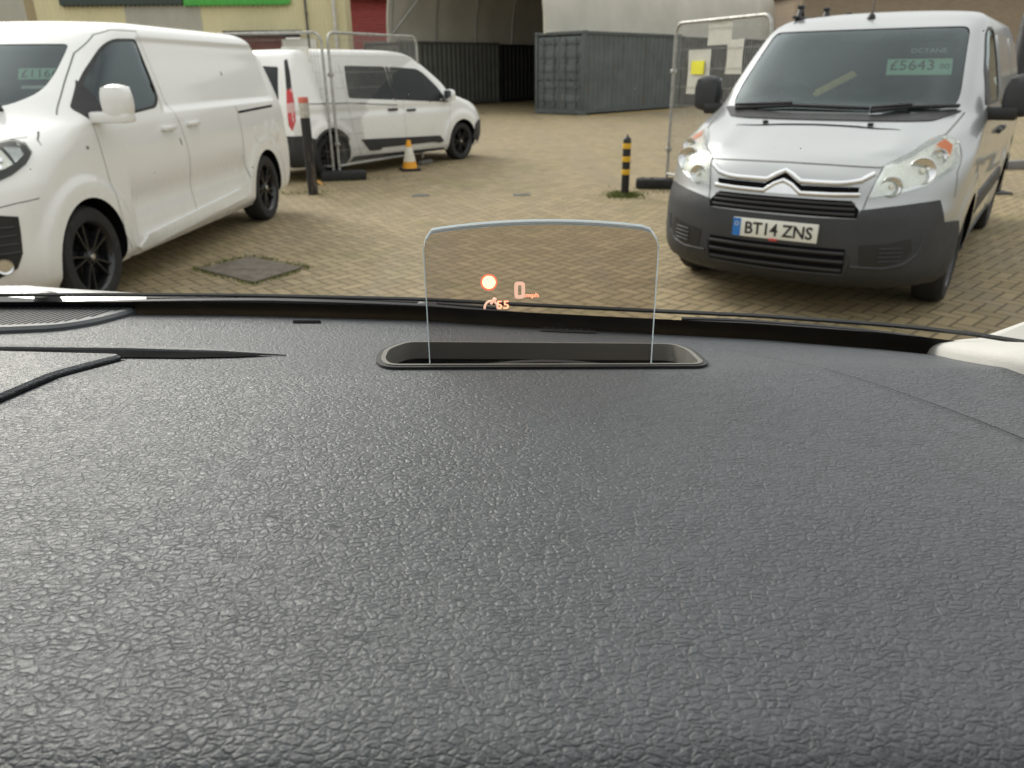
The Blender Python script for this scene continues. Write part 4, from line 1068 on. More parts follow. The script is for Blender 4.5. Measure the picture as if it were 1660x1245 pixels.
fence_foot(-2.46, 11.55, 12, 'black rubber fence foot beside the base of the black post')
fence_foot(-1.46, 13.5, 60, 'small dusty grey fence foot near the traffic cone', 'dusty', .5)
fence_foot(2.02, 10.36, -10, 'black rubber fence foot beside the front wing of the silver van')
def sheet(c, rz, w, h, label, mark=None):
    root = MB(); q = Matrix.Rotation(rz, 3, 'Z'); V = []
    for i in range(7):
        for j in range(7):
            u, v = i / 6 - .5, j / 6 - .5; V.append(Vector(c) + q @ Vector((u * w, .012 + .006 * math.sin(u * 9 + v * 4) , v * h)))
    for i in range(7):
        for j in range(7): V.append(V[i * 7 + j] + q @ Vector((0, -.002, 0)))
    F = []
    for b in (0, 49): F += [(b + i * 7 + j, b + i * 7 + 7 + j, b + i * 7 + 8 + j, b + i * 7 + 1 + j) for i in range(6) for j in range(6)]
    o = mesh_obj('notice_sheet', V, F, M['paper'], None, 60, label=label, cat='notice', group='paper notices tied to the fences')
    if mark:
        k = MB(); k.box(Vector(c) + q @ Vector((0, -.002, .05)), (w * .56, .012, h * .30), q); k.build('yellow_label', plain('yellow_label', (.72, .68, .03), .6), o, 0)
    return o
fa = math.atan2(8.72 - 10.38, 2.76 - 2.10)
def fp(t): return (2.10 + .66 * t, 10.38 - 1.66 * t)
sheet((*fp(.29), 1.44), fa, .46, .50, 'white laminated sheet with a yellow label tied to the right fence', True)
sheet((*fp(.50), 1.86), fa, .46, .26, 'blank white sheet topmost on the right fence')
sheet((*fp(.67), 1.60), fa, .30, .36, 'blank white sheet tied nearest the silver van windscreen')
f1 = math.atan2(PA[1] - 12.3, PA[0] + 6.05)
sheet((-3.02, 11.69, 1.68), f1, .42, .28, 'upper cream sheet tied on the fence before the crew van rear side')
sheet((-3.02, 11.69, 1.36), f1, .42, .26, 'lower cream sheet tied on the fence before the crew van rear side')

# ------------------------------------------------------------------ posts, cone, covers
def ball(mb, c, r, seg=10):
    bm = bmesh.new(); bmesh.ops.create_icosphere(bm, subdivisions=1, radius=r); return mb.bm(bm, Matrix.Translation(c))
def black_post():
    root = empty('wooden_post', (-2.59, 10.16, 0), 0, label='worn black post with pale and red bands at its top beside the white van', cat='post')
    wood = N('worn_black_wood'); p = wood.pos(); f = wood.noise(wood.scaled(p, 14, 14, 1.6), 1, 6, .7)
    wood.set(Base_Color=wood.mix(wood.ramp(f, .55, .66), (.018, .017, .017), (.17, .12, .075)), Roughness=.75); wood.bump(f, .008)
    r = .062
    MB().lathe([(r * 1.05, -.05), (r * 1.05, .02), (r, .4), (r * .98, .97)], None, 20).build('shaft', wood.m, root)
    MB().lathe([(r * 1.02, .955), (r * 1.02, 1.13)], None, 20).build('pale_band', plain('dirty_white_band', (.42, .40, .35), .5, var=.3, scale=20), root)
    MB().lathe([(r * 1.03, 1.13), (r * 1.03, 1.185), (r * .9, 1.20), (.001, 1.203)], None, 20).build('red_band', plain('faded_red_band', (.50, .12, .08), .5, var=.2), root)
black_post()
def bollard():
    root = empty('bollard', (1.45, 9.71, 0), 0, label='slim black bollard with three yellow bands standing alone in the yard', cat='bollard')
    r = .050
    MB().lathe([(r, -.02), (r, .665), (r * .93, .695), (r * .55, .715), (.012, .722), (.008, .745), (.001, .747)], None, 24).build('shaft', plain('bollard_black', (.014, .014, .015), .35, var=.3), root)
    for z in (.30, .455, .61): MB().lathe([(r * 1.03, z - .032), (r * 1.05, z - .028), (r * 1.05, z + .028), (r * 1.03, z + .032)], None, 24, False, False).build('yellow_band', plain('reflective_yellow', (.72, .42, .03), .4), root)
    MB().lathe([(r * 1.5, 0), (r * 1.45, .012), (r, .02)], None, 20).build('base_collar', plain('rusty_collar', (.13, .09, .06), .8), root)
bollard()
def cone():
    root = empty('traffic_cone', (-1.61, 12.62, 0), R(20), label='small orange and white traffic cone at the foot of the fence', cat='cone')
    MB().box((0, 0, .02), (.30, .30, .04), None, .012).build('base', M['rubber'], root)
    org = plain('cone_orange', (.80, .36, .02), .5, var=.1)
    MB().lathe([(.118, .04), (.098, .145), (.095, .145)], None, 24).build('skirt', org, root)
    MB().lathe([(.0985, .145), (.052, .365)], None, 24, False, False).build('reflective_sleeve', plain('cone_white', (.68, .66, .56), .4), root)
    MB().lathe([(.052, .365), (.034, .455), (.030, .47), (.024, .47), (.024, .40)], None, 24).build('tip', org, root)
cone()
def side_post():
    root = empty('steel_post', (6.05, 9.66, 0), 0, label='thick dark steel post behind the silver van rear wheel', cat='post')
    MB().lathe([(.095, -.05), (.095, 2.0), (.08, 2.03), (.001, 2.05)], None, 24).build('shaft', plain('dark_steel', (.022, .023, .025), .55, var=.3), root)
    MB().box((0, 0, .012), (.34, .34, .024), None, .006).build('base_plate', plain('dark_plate', (.05, .05, .05), .7), root)
side_post()
MB().box((9.2, 12.3, .06), (6.5, .14, .13), Matrix.Rotation(R(12), 3, 'Z'), .02).build('kerb', plain('concrete_kerb', (.20, .20, .19), .85), None, 40, kind='structure')
def cover(name, pts, label, cat):
    root = MB(); P = [Vector((*p, 0)) for p in pts]; c = sum(P, Vector()) / len(P)
    fill = N('mossy_concrete'); q = fill.geo(); f = fill.noise(q, 9, 6, .65); fill.set(Base_Color=fill.mix(fill.ramp(f, .35, .65), (.105, .085, .065), (.19, .165, .135)), Roughness=.9); fill.bump(fill.noise(q, 70, 4), .006)
    def scale(k): return [(c + (p - c) * k) for p in P]
    m = MB(); A = scale(.955); m.add([p + Vector((0, 0, .008)) for p in A] + [p - Vector((0, 0, .03)) for p in A], [(0, 1, 2, 3), (0, 4, 5, 1), (1, 5, 6, 2), (2, 6, 7, 3), (3, 7, 4, 0)])
    o = m.build(name, fill.m, None, 0); tag(o, label, cat)
    f = MB(); B = P; f.add([p + Vector((0, 0, .011)) for p in B] + [p + Vector((0, 0, .011)) for p in A], [(i, (i + 1) % 4, 4 + (i + 1) % 4, 4 + i) for i in range(4)]); f.build('rim', plain('rusty_rim', (.09, .07, .05), .8), o, 0)
cover('access_cover', [(-2.58, 6.11), (-1.97, 5.64), (-1.70, 6.12), (-2.28, 6.54)], 'square concrete filled access cover with mossy edges in the paving', 'access cover')
for x, y, rz, lb in ((-1.15, 9.95, 6, 'small dark iron stopcock cover in the paving nearer the fences'), (.15, 9.91, 3, 'small dark iron stopcock cover in the middle of the yard')):
    b = MB(); b.box((x, y, .002), (.22, .15, .012), Matrix.Rotation(R(rz), 3, 'Z'), .004); b.lathe([(.06, .007), (.055, .011), (.001, .011)], Matrix.Translation((x, y, 0)), 20)
    tag(b.build('stopcock_cover', plain('wet_iron', (.085, .085, .08), .5, .2)), lb, 'drain cover', 'small iron covers in the paving')
def litter():
    m = MB(); rnd = random.Random(5); V = []
    for i in range(8):
        for j in range(5): V.append((-2.71 + (i / 7 - .5) * .16, 11.08 + (j / 4 - .5) * .10, .012 + .02 * rnd.random() + .03 * math.sin(i * .9)))
    m.add(V, [(i * 5 + j, i * 5 + 5 + j, i * 5 + 6 + j, i * 5 + 1 + j) for i in range(7) for j in range(4)])
    tag(m.build('litter', plain('orange_wrapper', (.66, .34, .08), .5)), 'crumpled orange wrapper lying by the fence foot', 'litter')
litter()
def tufts():
    """short grass and moss growing from the joints round the bollard, cover and fence feet"""
    rnd = random.Random(11); m = MB()
    def blade(x, y, h, w):
        a = rnd.uniform(0, 6.28); dx, dy = math.cos(a) * w, math.sin(a) * w; lx, ly = rnd.gauss(0, .6) * h, rnd.gauss(0, .6) * h
        m.add([(x - dx, y - dy, 0), (x + dx, y + dy, 0), (x + lx * .5 + dx * .6, y + ly * .5 + dy * .6, h * .65), (x + lx, y + ly, h)], [(0, 1, 2), (0, 2, 3)])
    for _ in range(650):
        r = abs(rnd.gauss(0, .09)) + .055; a = rnd.uniform(0, 6.28); blade(1.43 + r * math.cos(a) * 1.15, 9.71 + r * math.sin(a), rnd.uniform(.015, .07), .005)
    C = [(-2.58, 6.11), (-1.97, 5.64), (-1.70, 6.12), (-2.28, 6.54)]
    for i in range(4):
        a, b = C[i], C[(i + 1) % 4]
        for _ in range(170):
            t = rnd.random(); d = .02 + abs(rnd.gauss(0, .022)); cx, cy = -2.13, 6.10; x, y = a[0] + (b[0] - a[0]) * t, a[1] + (b[1] - a[1]) * t; l = math.hypot(x - cx, y - cy)
            if rnd.random() < .25 + .75 * abs(math.sin(t * 5 + i * 2)): blade(x + (x - cx) / l * d, y + (y - cy) / l * d, rnd.uniform(.008, .035), .004)
    for cx, cy, sx, sy, n in ((-2.5, 11.55, .35, .12, 200), (-3.6, 11.75, .7, .12, 250), (-2.75, 10.25, .22, .12, 140), (2.1, 10.2, .35, .25, 150), (-1.5, 13.3, .4, .3, 120)):
        for _ in range(n): blade(cx + rnd.gauss(0, sx), cy + rnd.gauss(0, sy), rnd.uniform(.008, .04), .006)
    g = N('moss_green'); f = g.noise(g.geo(), 6, 4); g.set(Base_Color=g.mix(f, (.07, .11, .018), (.16, .17, .04)), Roughness=.8)
    m.build('grass_tufts', g.m, None, 0, kind='stuff')
tufts()

# ------------------------------------------------------------------ the car we sit in: dashboard, head-up display, windscreen, bonnet
def own_car():
    EZ = EYE.z
    root = empty('hatchback', (0, 0, 0), 0, label='car seen from its driver seat, grey grained dashboard with a raised head-up display glass', cat='car')
    FX = np.array([-1.2, -.47, -.354, -.239, -.147, -.075, 0, .117, .193, .276, .322, .362, .45]) * 1.175
    FY = np.array([.66, .668, .663, .655, .643, .633, .614, .589, .573, .546, .526, .495, .42]) * 1.175
    def yfar(x): return float(np.interp(x, FX, FY))
    def H(x, y):
        t = min(1.2, max(0., (y - .5) / (yfar(x) - .5))); h = -.2 - .035 * t
        if y < .20: h -= 2.0 * (.20 - y) ** 2
        if y < .182: h -= 22 * (.182 - y) ** 2
        return h
    def S(x, y, dz=0.): return Vector((x, y, EZ + H(x, y) + dz))
    # dashboard material: grained soft plastic
    s = N('grained_dash'); p = s.pos()
    wob = s.n('ShaderNodeVectorMath', operation='ADD'); nz = s.n('ShaderNodeTexNoise'); s.put(nz.inputs['Vector'], p); nz.inputs['Scale'].default_value = 140; nz.inputs['Detail'].default_value = 5
    sc = s.n('ShaderNodeVectorMath', operation='SCALE'); s.put(sc.inputs[0], nz.outputs['Color']); sc.inputs['Scale'].default_value = .0055
    s.put(wob.inputs[0], p); s.put(wob.inputs[1], sc.outputs[0])
    st = s.scaled(wob.outputs[0], .55, 1.0, 1.0)
    def voro(scale, feat):
        o = s.n('ShaderNodeTexVoronoi', feature=feat); s.put(o.inputs['Vector'], st); o.inputs['Scale'].default_value = scale; return o.outputs['Distance']
    brk = s.ramp(s.noise(p, 110, 3, .6), .36, .60, .70, 1)          # creases come and go
    big = s.ramp(voro(330, 'DISTANCE_TO_EDGE'), 0, .26, 0, 1); sm = s.ramp(voro(640, 'DISTANCE_TO_EDGE'), 0, .2, 0, 1)
    big = s.math('SUBTRACT', 1., s.math('MULTIPLY', s.math('SUBTRACT', 1., big), brk))
    big = s.math('SMOOTH_MIN', big, .85, .3)
    rid = s.math('ABSOLUTE', s.math('SUBTRACT', s.noise(s.scaled(p, .6, 1, 1), 260, 4, .6), .5)); rid = s.ramp(rid, 0, .07, 0, 1)
    zone = s.noise(p, 6, 5, .65)
    h = s.math('ADD', s.math('MULTIPLY', big, 1.15), s.math('MULTIPLY', sm, .22)); h = s.math('ADD', h, s.math('MULTIPLY', rid, .20))
    h = s.math('ADD', h, s.math('MULTIPLY', s.noise(p, 1300, 3, .6), .30))
    dust = s.ramp(s.noise(p, 5, 5, .6), .45, .75, 0, .25)
    s.set(Base_Color=s.mix(s.math('ADD', s.ramp(big, 0, .5, .42, 0), s.ramp(rid, 0, .5, .12, 0)), s.mix(dust, (.080, .088, .098), (.128, .134, .135)), (.020, .022, .024)), Roughness=s.ramp(zone, .3, .7, .31, .46)); s.b.inputs['Specular IOR Level'].default_value = .5  # valley shade of the grain is put into the base colour
    s.bump(h, .00050, 1.)
    dash_m = s.m
    s2 = N('fine_grained_trim'); p = s2.pos(); s2.set(Base_Color=(.085, .092, .100), Roughness=.42); s2.bump(s2.noise(p, 900, 3), .0004)
    fine_m = s2.m
    # pad
    NXg, NYg = 150, 70; V = []; xs = np.linspace(-1.05, .50, NXg)
    for lay in (0, 1):
        for x in xs:
            y1 = yfar(x)
            for j in range(NYg):
                t = j / (NYg - 1); y = .10 + (y1 - .10) * t
                edge = -.010 * max(0, (t - .965) / .035) ** 2
                V.append(S(x, y, edge) if not lay else Vector((x, y, EZ - .62)))
    b = NXg * NYg; F = []
    for i in range(NXg - 1):
        for j in range(NYg - 1): q = i * NYg + j; F += [(q, q + NYg, q + NYg + 1, q + 1), (b + q, b + q + 1, b + q + NYg + 1, b + q + NYg)]
    for i in range(NXg - 1):
        for j in (0, NYg - 1): q = i * NYg + j; F.append((q, q + b, q + b + NYg, q + NYg) if j == 0 else (q, q + NYg, q + b + NYg, q + b))
    for i in (0, NXg - 1):
        for j in range(NYg - 1): q = i * NYg + j; F.append((q, q + 1, q + 1 + b, q + b) if i == 0 else (q, q + b, q + 1 + b, q + 1))
    dash = mesh_obj('dashboard', V, F, dash_m, root, None)
    hud = [(-.104, .536), (-.107, .577), (-.092, .611), (.141, .608), (.149, .576), (.146, .520), (.138, .508), (-.094, .514)]
    hin = rounded(inset(hud, .0065), .012)
    boolean(dash, [prism_cut(hin, EZ - .27, EZ - .10, 'z', M['black'])])
    def flat(name, poly, mat, par, dz=.001, sub=None, step=.02):
        P = dens(poly, step); v2, _, f2, *_ = delaunay_2d_cdt([Vector(q) for q in P], [(i, (i + 1) % len(P)) for i in range(len(P))], [], 1, 1e-7)
        return mesh_obj(name, [S(v.x, v.y, dz) for v in v2], [tuple(f) for f in f2], mat, par, 0)
    def plate(name, poly, mat, par, h0, h1, bev=.002):
        """a raised panel following the pad"""
        P = rounded(dens(poly, .02), .0); n = len(P); I = inset(P, bev)
        v2, _, f2, *_ = delaunay_2d_cdt([Vector(q) for q in I], [(i, (i + 1) % n) for i in range(n)], [], 1, 1e-7)
        V = [S(x, y, h0) for x, y in P] + [S(x, y, h1 - bev) for x, y in P]; F = [(i, (i + 1) % n, n + (i + 1) % n, n + i) for i in range(n)]
        bb = len(V); V += [S(v.x, v.y, h1) for v in v2]; F += [tuple(bb + i for i in f) for f in f2]
        if len(v2) == n: F += [(n + i, n + (i + 1) % n, bb + (i + 1) % n, bb + i) for i in range(n)]
        return mesh_obj(name, V, F, mat, par, 30)
    # head-up display: bezel ring, dark well with its mirror, glass and what it shows
    def ring(outer, inner, h0, h1):
        n = len(outer); m = MB()
        V = [S(*q, h0) for q in outer] + [S(*q, h1) for q in outer] + [S(*q, h1) for q in inner] + [S(*q, -.012) for q in inner]
        m.add(V, [(k * n + i, k * n + (i + 1) % n, (k + 1) * n + (i + 1) % n, (k + 1) * n + i) for k in range(3) for i in range(n)]); return m
    ho = dens(rounded(hud, .014), .008); hm = inset(ho, .004); hi = inset(ho, .0075)
    hud_o = ring(ho, hm, -.002, .0022).build('display_bezel', M['black'], root, 50)
    ring(hm, hi, .0, .0030).build('bezel_rim', plain('satin_rim', (.16, .155, .14), .35), hud_o, 50)
    w = MB(); w.box((.022, .566, EZ - .252), (.232, .075, .012), Matrix.Rotation(R(-14), 3, 'X'), .003); w.build('mirror', plain('display_mirror', (.03, .032, .035), .12, spec=.8), hud_o)
    w = MB(); w.tube([(-.052 + .146 * t, .5165 + .010 * math.sin(math.pi * t), EZ - .2075 + .004 * math.sin(math.pi * t)) for t in np.linspace(0, 1, 20)], .0035, 8); w.build('sill', M['black'], hud_o)
    gl = N('combiner_glass'); gt = gl.t; tr = gl.n('ShaderNodeBsdfTransparent'); tr.inputs[0].default_value = (.68, .645, .62, 1); gg = gl.n('ShaderNodeBsdfGlossy'); gg.inputs['Roughness'].default_value = .02
    fr = gl.n('ShaderNodeFresnel'); fr.inputs[0].default_value = 1.45; mx = gl.n('ShaderNodeMixShader'); gt.links.new(gl.math('MULTIPLY', fr.outputs[0], 1.0), mx.inputs[0]); gt.links.new(tr.outputs[0], mx.inputs[1]); gt.links.new(gg.outputs[0], mx.inputs[2]); gt.links.new(mx.outputs[0], gl.out.inputs[0])
    x0, x1, zb = -.0605, .1030, EZ - .232
    top = [(x1 - .0015, EZ - .1085), (x1 - .006, EZ - .1025)] + [(x1 - .006 - (x1 - x0 - .012) * t, EZ - .1015 + .0055 * math.sin(math.pi * t) ** .8) for t in np.linspace(.04, .96, 15)] + [(x0 + .006, EZ - .1015), (x0 + .0015, EZ - .1075)]
    top = [(x1, EZ - .115)] + top + [(x0, EZ - .114)]
    poly = [(x0, zb), (x1, zb)] + top; yg = .520
    pane = mesh_obj('display_glass', [(x, yg, z) for x, z in poly], [tuple(range(len(poly)))], gl.m, root, 0)
    fg_ = N('ground_glass_edge'); ft = fg_.n('ShaderNodeBsdfTranslucent'); ft.inputs[0].default_value = (.80, .88, .92, 1); fd = fg_.n('ShaderNodeBsdfDiffuse'); fd.inputs[0].default_value = (.7, .76, .80, 1)
    fm = fg_.n('ShaderNodeMixShader'); fm.inputs[0].default_value = .35; fg_.t.links.new(ft.outputs[0], fm.inputs[1]); fg_.t.links.new(fd.outputs[0], fm.inputs[2]); fg_.t.links.new(fm.outputs[0], fg_.out.inputs[0]); frost = fg_.m
    n = len(poly); ed = MB()
    ed.add([(x, yg, z) for x, z in top] + [(x, yg + .0042, z + .0004) for x, z in top] + [(x, yg + .0042, z - .0012) for x, z in top] + [(x, yg - .0004, z - .0026) for x, z in top],
           [(k * len(top) + i, k * len(top) + i + 1, (k + 1) * len(top) + i + 1, (k + 1) * len(top) + i) for k in range(3) for i in range(len(top) - 1)])
    for xx in (x0, x1): ed.box((xx, yg + .001, (zb + EZ - .114) / 2), (.0005, .002, EZ - .114 - zb))
    ed.build('glass_edge', frost, pane, 0)
    glow = emit('display_light', (1., .60, .44), .30); red = emit('display_red', (1., .22, .12), .36); wht = emit('display_white', (1., .74, .54), .33)
    fwd = (Vector((1, 0, 0)), Vector((0, 0, 1)), Vector((0, -1, 0))); yy = yg - .0008
    def show(txt, x, z, h, w, mat, bold=0.):
        t = MB(); V, Fc = text_mesh(txt, h, w, .0001, bold); t.add([Vector((x + v.x, yy, EZ + z + v.y)) for v in V], Fc); t.build('display_figure', mat, pane, 0)
    c = MB(); c.lathe([(.0048, 0), (.0060, .0001), (.0060, .0002), (.0048, .0002)], Matrix.Translation((-.0155, yy, EZ - .1385)) @ Matrix.Rotation(R(90), 4, 'X'), 28, True); c.build('sign_ring', red, pane, 0)
    c = MB(); c.lathe([(.001, 0), (.0047, 0)], Matrix.Translation((-.0155, yy, EZ - .1385)) @ Matrix.Rotation(R(90), 4, 'X'), 28); c.build('sign_disc', wht, pane, 0)
    zero = [(.0062 + a * math.cos(t) ** 1 * 1.0, -.1447 + bq * math.sin(t)) for a, bq in ((1, 1),) for t in (0,)]
    c = MB(); o8 = rounded([(-.0038, -.0062), (.0038, -.0062), (.0038, .0062), (-.0038, .0062)], .0026); i8 = rounded([(-.0012, -.0036), (.0012, -.0036), (.0012, .0036), (-.0012, .0036)], .0008); k8 = len(o8)
    c.add([(.0062 + x, yy, EZ - .1445 + z) for x, z in o8] + [(.0062 + x, yy, EZ - .1445 + z) for x, z in i8], [(i, (i + 1) % k8, k8 + (i + 1) % k8, k8 + i) for i in range(k8)]); c.build('speed_figure', glow, pane, 0)
    show('mph', .0150, -.1487, .0030, .0090, glow); show('55', -.0060, -.1552, .0058, .0088, glow, .00006)
    c = MB(); P = [(-.0190 + .0048 * (1 - math.cos(t)), -.1580 + .0058 * math.sin(t)) for t in np.linspace(.0, math.pi, 14)]
    c.tube([(x, yy, EZ + z) for x, z in P], .0008, 6); c.tube([(-.0145, yy, EZ - .1545), (-.0120, yy, EZ - .1515)], .0009, 6); ball(c, (-.0118, yy, EZ - .1512), .0017); c.build('car_symbol', glow, pane, 0)
    # slots, lid, painted groove shadow, speaker grille, seam
    flat('demister_slot', rounded([(-.217, .719), (-.190, .719), (-.186, .706), (-.214, .706)], .002), M['dark'], dash)
    flat('demister_slot', rounded([(.028, .700), (.081, .685), (.079, .667), (.027, .675)], .003), plain('slot_insert', (.02, .02, .021), .6), dash)
    for k in range(7):
        a = .032 + k * .0066; mesh_obj('vane', [S(a, .6745 - k * .0011, .002), S(a + .0015, .6743 - k * .0011, .002), S(a + .0023, .696 - k * .0019, .002), S(a + .0008, .6962 - k * .0019, .002)], [(0, 1, 2, 3)], M['plastic'], dash, 0)
    gr = [(-.62, .592), (-.42, .5925), (-.319, .5845), (-.235, .573), (-.186, .564), (-.215, .558), (-.256, .5555), (-.32, .560), (-.379, .570), (-.425, .580), (-.62, .584)]
    flat('groove_shadow', gr, M['dark'], dash, .0012)  # flat dark strip on the pad, painted as the groove's shadow gap
    lip = [(-.62, .597), (-.42, .5975), (-.319, .5895), (-.235, .578), (-.180, .5665)]
    mb = MB(); mb.tube([S(x, y - .001, .0005) for x, y in lip], [.004, .004, .0038, .003, .0006], 8); mb.build('trim_edge', fine_m, dash)
    lid = [(-.66, .578), (-.414, .574), (-.312, .5595), (-.305, .5555), (-.322, .515), (-.3415, .455), (-.40, .30), (-.66, .30)]
    plate('airbag_lid', rounded(lid, [.0, .0, .008, .006, .02, .02, 0, 0]), dash_m, root, -.001, .0045)
    gap = [(-.3055, .5570), (-.3025, .5550), (-.3190, .514), (-.3385, .4545), (-.398, .298), (-.404, .300), (-.3435, .455), (-.324, .515), (-.307, .5555)]
    flat('lid_gap', gap, M['dark'], dash, .0013)
    sg = [(-.80, .785), (-.549, .782), (-.411, .777), (-.396, .770), (-.393, .757), (-.400, .715), (-.4075, .693), (-.424, .672), (-.472, .661), (-.80, .650)]
    sp = plate('speaker_grille', rounded(sg, [0, .0, .01, .006, .006, .02, .02, .02, .02, 0]), fine_m, root, -.002, .006, .003)
    ribs = MB(); inn = inset(rounded(sg, .01), .013); x = -.78
    while x < -.405:
        ys = [y for y in np.linspace(.64, .79, 151) if in_poly(x, y, inn)]
        if len(ys) > 3:
            for (xa, hh) in ((x, .0),): ribs.add([S(x - .0014, ys[0], .0063), S(x + .0014, ys[0], .0063), S(x + .0014 + .000, ys[-1], .0063), S(x - .0014, ys[-1], .0063)], [(0, 1, 2, 3)])
        x += .0062
    ribs.build('grille_slot', M['dark'], sp, 0)
    ln = [(.176, .593), (.198, .551), (.220, .499), (.241, .478), (.265, .442), (.284, .407), (.294, .386), (.33, .30)]
    sp2 = np.array(ln); tt = np.linspace(0, 1, 40); sx = np.interp(tt, np.linspace(0, 1, len(ln)), sp2[:, 0]); sy = np.interp(tt, np.linspace(0, 1, len(ln)), sp2[:, 1])
    for _ in range(6): sx[1:-1] = (sx[:-2] + sx[2:]) / 2; sy[1:-1] = (sy[:-2] + sy[2:]) / 2
    strip = [(a, b2) for a, b2 in zip(sx, sy)] ; wl = np.linspace(.0001, .0006, 40)
    V = [S(a - w_, b2, .0012) for (a, b2), w_ in zip(strip, wl)] + [S(a + w_, b2, .0012) for (a, b2), w_ in zip(strip, wl)]
    mesh_obj('pad_seam', V, [(i, i + 1, 41 + i, 40 + i) for i in range(39)], M['dark'], dash, 0)
    # smoother trim beyond the seam and along the windscreen
    # windscreen: clear pane rising from the dash edge, black printed border, outer scuttle
    def pane_pt(x, s_, out=0.):
        yb = yfar(x) + .012; top_y = .06 - .05 * (x + .35) ** 2; y = yb + (top_y - yb) * s_; z = -.244 + (.30 + .244) * s_
        bow = .035 * math.sin(math.pi * min(1, max(0, s_)))
        return Vector((x * (1 - .12 * s_), y + bow * .6 + out * .6, EZ + z + bow * .5 + out * .8))
    cl = N('clear_windscreen'); t = cl.n('ShaderNodeBsdfTransparent'); t.inputs[0].default_value = (.965, .975, .96, 1); cl.t.links.new(t.outputs[0], cl.out.inputs[0])
    xs = np.linspace(-1.1, .52, 50); ss = np.linspace(0, 1, 16)
    V = [pane_pt(x, a) for x in xs for a in ss]; F = [(i * 16 + j, i * 16 + 16 + j, i * 16 + 17 + j, i * 16 + j + 1) for i in range(49) for j in range(15)]
    ws = mesh_obj('windscreen', V, F, cl.m, root)
    def band_top(x): return float(np.interp(x, [-1.1, -.5, -.2, 0, .2, .35, .5], [.042, .044, .046, .048, .048, .050, .052]))
    V = [pane_pt(x, a, -.002) for x in xs for a in (-.25, 0, band_top(x) * .5, band_top(x))]; F = [(i * 4 + j, i * 4 + 4 + j, i * 4 + 5 + j, i * 4 + j + 1) for i in range(49) for j in range(3)]
    mesh_obj('black_border', V, F, M['ink'], ws, 60)
    mb = MB(); mb.tube([pane_pt(x, band_top(x) + .004, .004) for x in xs], .0022, 6); mb.build('screen_seal', plain('grey_seal', (.035, .035, .035), .45), ws)
    rnd = random.Random(21); dk = MB()
    for cx, cs, sx, ss_, n in ((.02, .66, .05, .03, 34), (.09, .62, .05, .05, 26), (-.05, .60, .10, .06, 18), (.1, .45, .25, .12, 22), (.30, .42, .10, .10, 16), (-.25, .5, .2, .15, 18)):
        for _ in range(n):
            x, a = rnd.gauss(cx, sx), min(.95, max(.12, rnd.gauss(cs, ss_))); q = pane_pt(x, a, -.0006); r = rnd.choice((.00022, .0003, .0003, .00045, .0006))
            e1 = Vector((1, 0, 0)); e2 = Vector((0, -.7, .7)); dk.add([q + e1 * r * math.cos(k) + e2 * r * math.sin(k) * 1.3 for k in (0, 1.05, 2.1, 3.14, 4.2, 5.25)], [(0, 1, 2, 3, 4, 5)])
    dk.build('dust_specks', plain('dry_specks', (.75, .75, .70), .6), ws, 0, kind='stuff')
    # scuttle and wipers outside
    def out_pt(x, d, h): return Vector((x, yfar(x) + d, EZ + h))
    sxs = np.linspace(-1.15, .56, 40)
    V = [out_pt(x, d, h) for x in sxs for d, h in ((.016, -.262), (.04, -.262), (.085, -.256), (.10, -.270))]
    mesh_obj('scuttle', V, [(i * 4 + j, i * 4 + 4 + j, i * 4 + 5 + j, i * 4 + j + 1) for i in range(39) for j in range(3)], M['black'], root, 50)
    wet = plain('wet_wiper_black', (.012, .012, .013), .22)
    for xa, xb, hz in ((-.52, .06, -.2435), (.10, .54, -.2450)):
        mb = MB(); P = [out_pt(x, .052, hz + .004 * math.sin(3.14 * (x - xa) / (xb - xa))) for x in np.linspace(xa, xb, 24)]
        mb.tube(P, [.0035 + .002 * math.sin(3.14 * k / 23) for k in range(24)], 8); mb.tube([q + Vector((0, .012, .001)) for q in P[4:-3]], .0035, 8)
        mb.build('wiper', wet, root)
    for x, d in ((-.545, .075), (-.093, .06)):
        mb = MB(); mb.lathe([(.015, -.02), (.015, .0), (.012, .008), (.006, .011), (.001, .011)], Matrix.Translation(out_pt(x, d, -.246)) @ Matrix.Scale(1.0, 4), 16); mb.build('washer_jet', M['black'], root)
    BX = [(-1.0, .885), (-.619, .889), (-.568, .884), (-.466, .880), (-.236, .853), (-.098, .827), (.153, .777), (.27, .767), (.329, .749), (.419, .726), (.505, .702), (.60, .66)]
    V = []; prof = [(0, -.262), (.0, -.2475), (.015, -.2440), (.05, -.2475), (.13, -.280), (.28, -.36), (.45, -.48), (.60, -.62), (.68, -.78)]
    for x, y in BX:
        lift = float(np.interp(x, [-1, -.62, -.1, .15, .35, .6], [.000, .000, -.034, -.034, -.030, -.030]))
        V += [Vector((x, y + a, EZ + h + lift)) for a, h in prof]
    k = len(prof); mesh_obj('bonnet', V, [(i * k + j, i * k + k + j, i * k + k + j + 1, i * k + j + 1) for i in range(len(BX) - 1) for j in range(k - 1)], M['white'], root, 60)
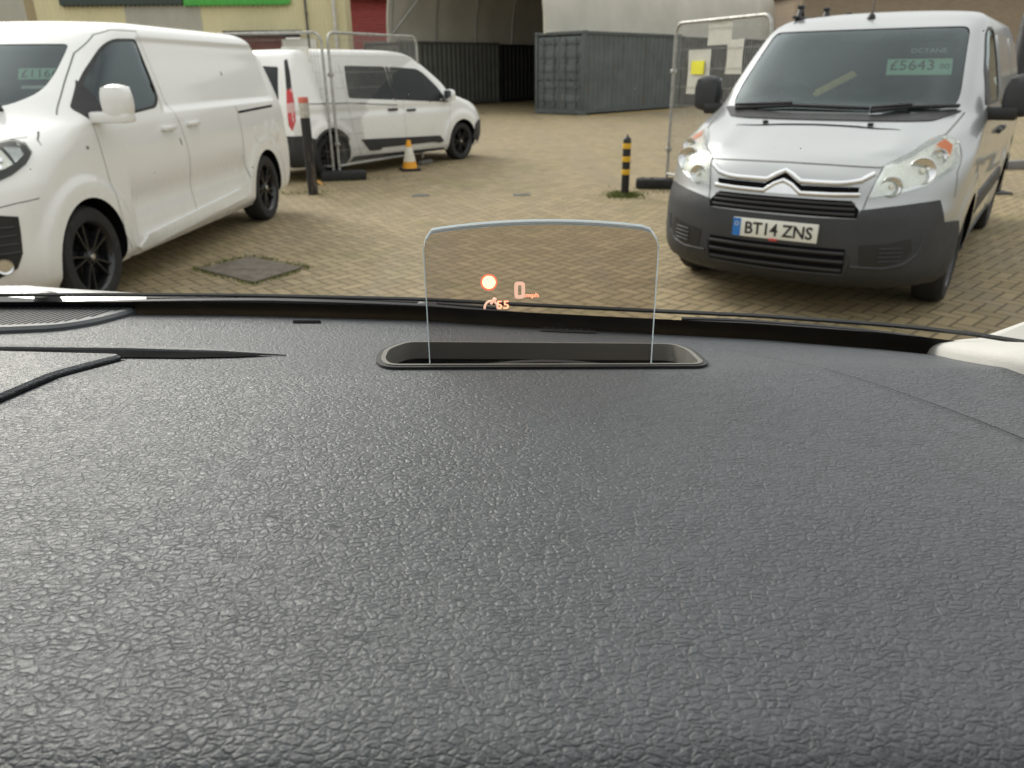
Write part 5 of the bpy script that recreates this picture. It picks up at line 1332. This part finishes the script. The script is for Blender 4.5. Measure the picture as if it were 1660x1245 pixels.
    # pale pillar trim at the right end of the dash
    pt = plain('pale_pillar_trim', (.52, .51, .48), .7, var=.05, bump=.0004, bscale=700)
    P = rounded([(.368, .632), (.405, .655), (.56, .66), (.60, .44), (.45, .40), (.352, .482), (.347, .548)], [.015, .02, .02, .02, .04, .03, .03]); c = sum((Vector(q) for q in P), Vector((0, 0))) / len(P)
    V = []; L = [(1, -.004), (1, .004), (.985, .008), (.95, .011), (.85, .014), (.6, .017), (.3, .019)]
    for kx, hz in L: V += [S(c.x + (q[0] - c.x) * kx, c.y + (q[1] - c.y) * kx, hz) for q in P]
    n = len(P); mesh_obj('pillar_foot', V, [(a * n + i, a * n + (i + 1) % n, (a + 1) * n + (i + 1) % n, (a + 1) * n + i) for a in range(len(L) - 1) for i in range(n)] + [tuple((len(L) - 1) * n + i for i in range(n))], pt, root, 50)
    for sx_ in (1, -1):
        mb = MB(); A = [(.61, .57, -.25), (.63, .48, -.16), (.65, .36, -.03), (.67, .18, .12), (.68, -.02, .27), (.68, -.5, .30)]
        if sx_ < 0: A = [(-1.25 - (a - .50) * -.7, b2 + .12, c2) for a, b2, c2 in A]
        mb.tube([(a, b2, EZ + c2) for a, b2, c2 in A], .05, 12); mb.build('pillar', pt, root)
    # roof lining and doors round the seats behind us
    lin = plain('roof_lining', (.46, .45, .42), .9)
    mb = MB(); mb.box((-.33, -.95, EZ + .33), (1.90, 1.95, .04), None, .015); mb.box((-.33, .035, EZ + .315), (1.75, .06, .03), None, .01); mb.build('roof', lin, root)
    for x in (.74, -1.40):
        MB().box((x, -.35, EZ - .62), (.08, 1.9, .70), None, .03).build('door', M['plastic'], root)
        for y in (-.55, -1.75): MB().box((x * 1. + (.0), y, EZ + .02), (.07, .12, .62), None, .02).build('pillar', lin, root)
    MB().box((-.33, -1.9, EZ - .35), (1.9, .08, 1.2), None, .02).build('tailgate', M['plastic'], root)
    MB().box((-.33, -.4, EZ - 1.0), (2.0, 2.6, .06), None, .01).build('floor', M['cabin'], root)
own_car()
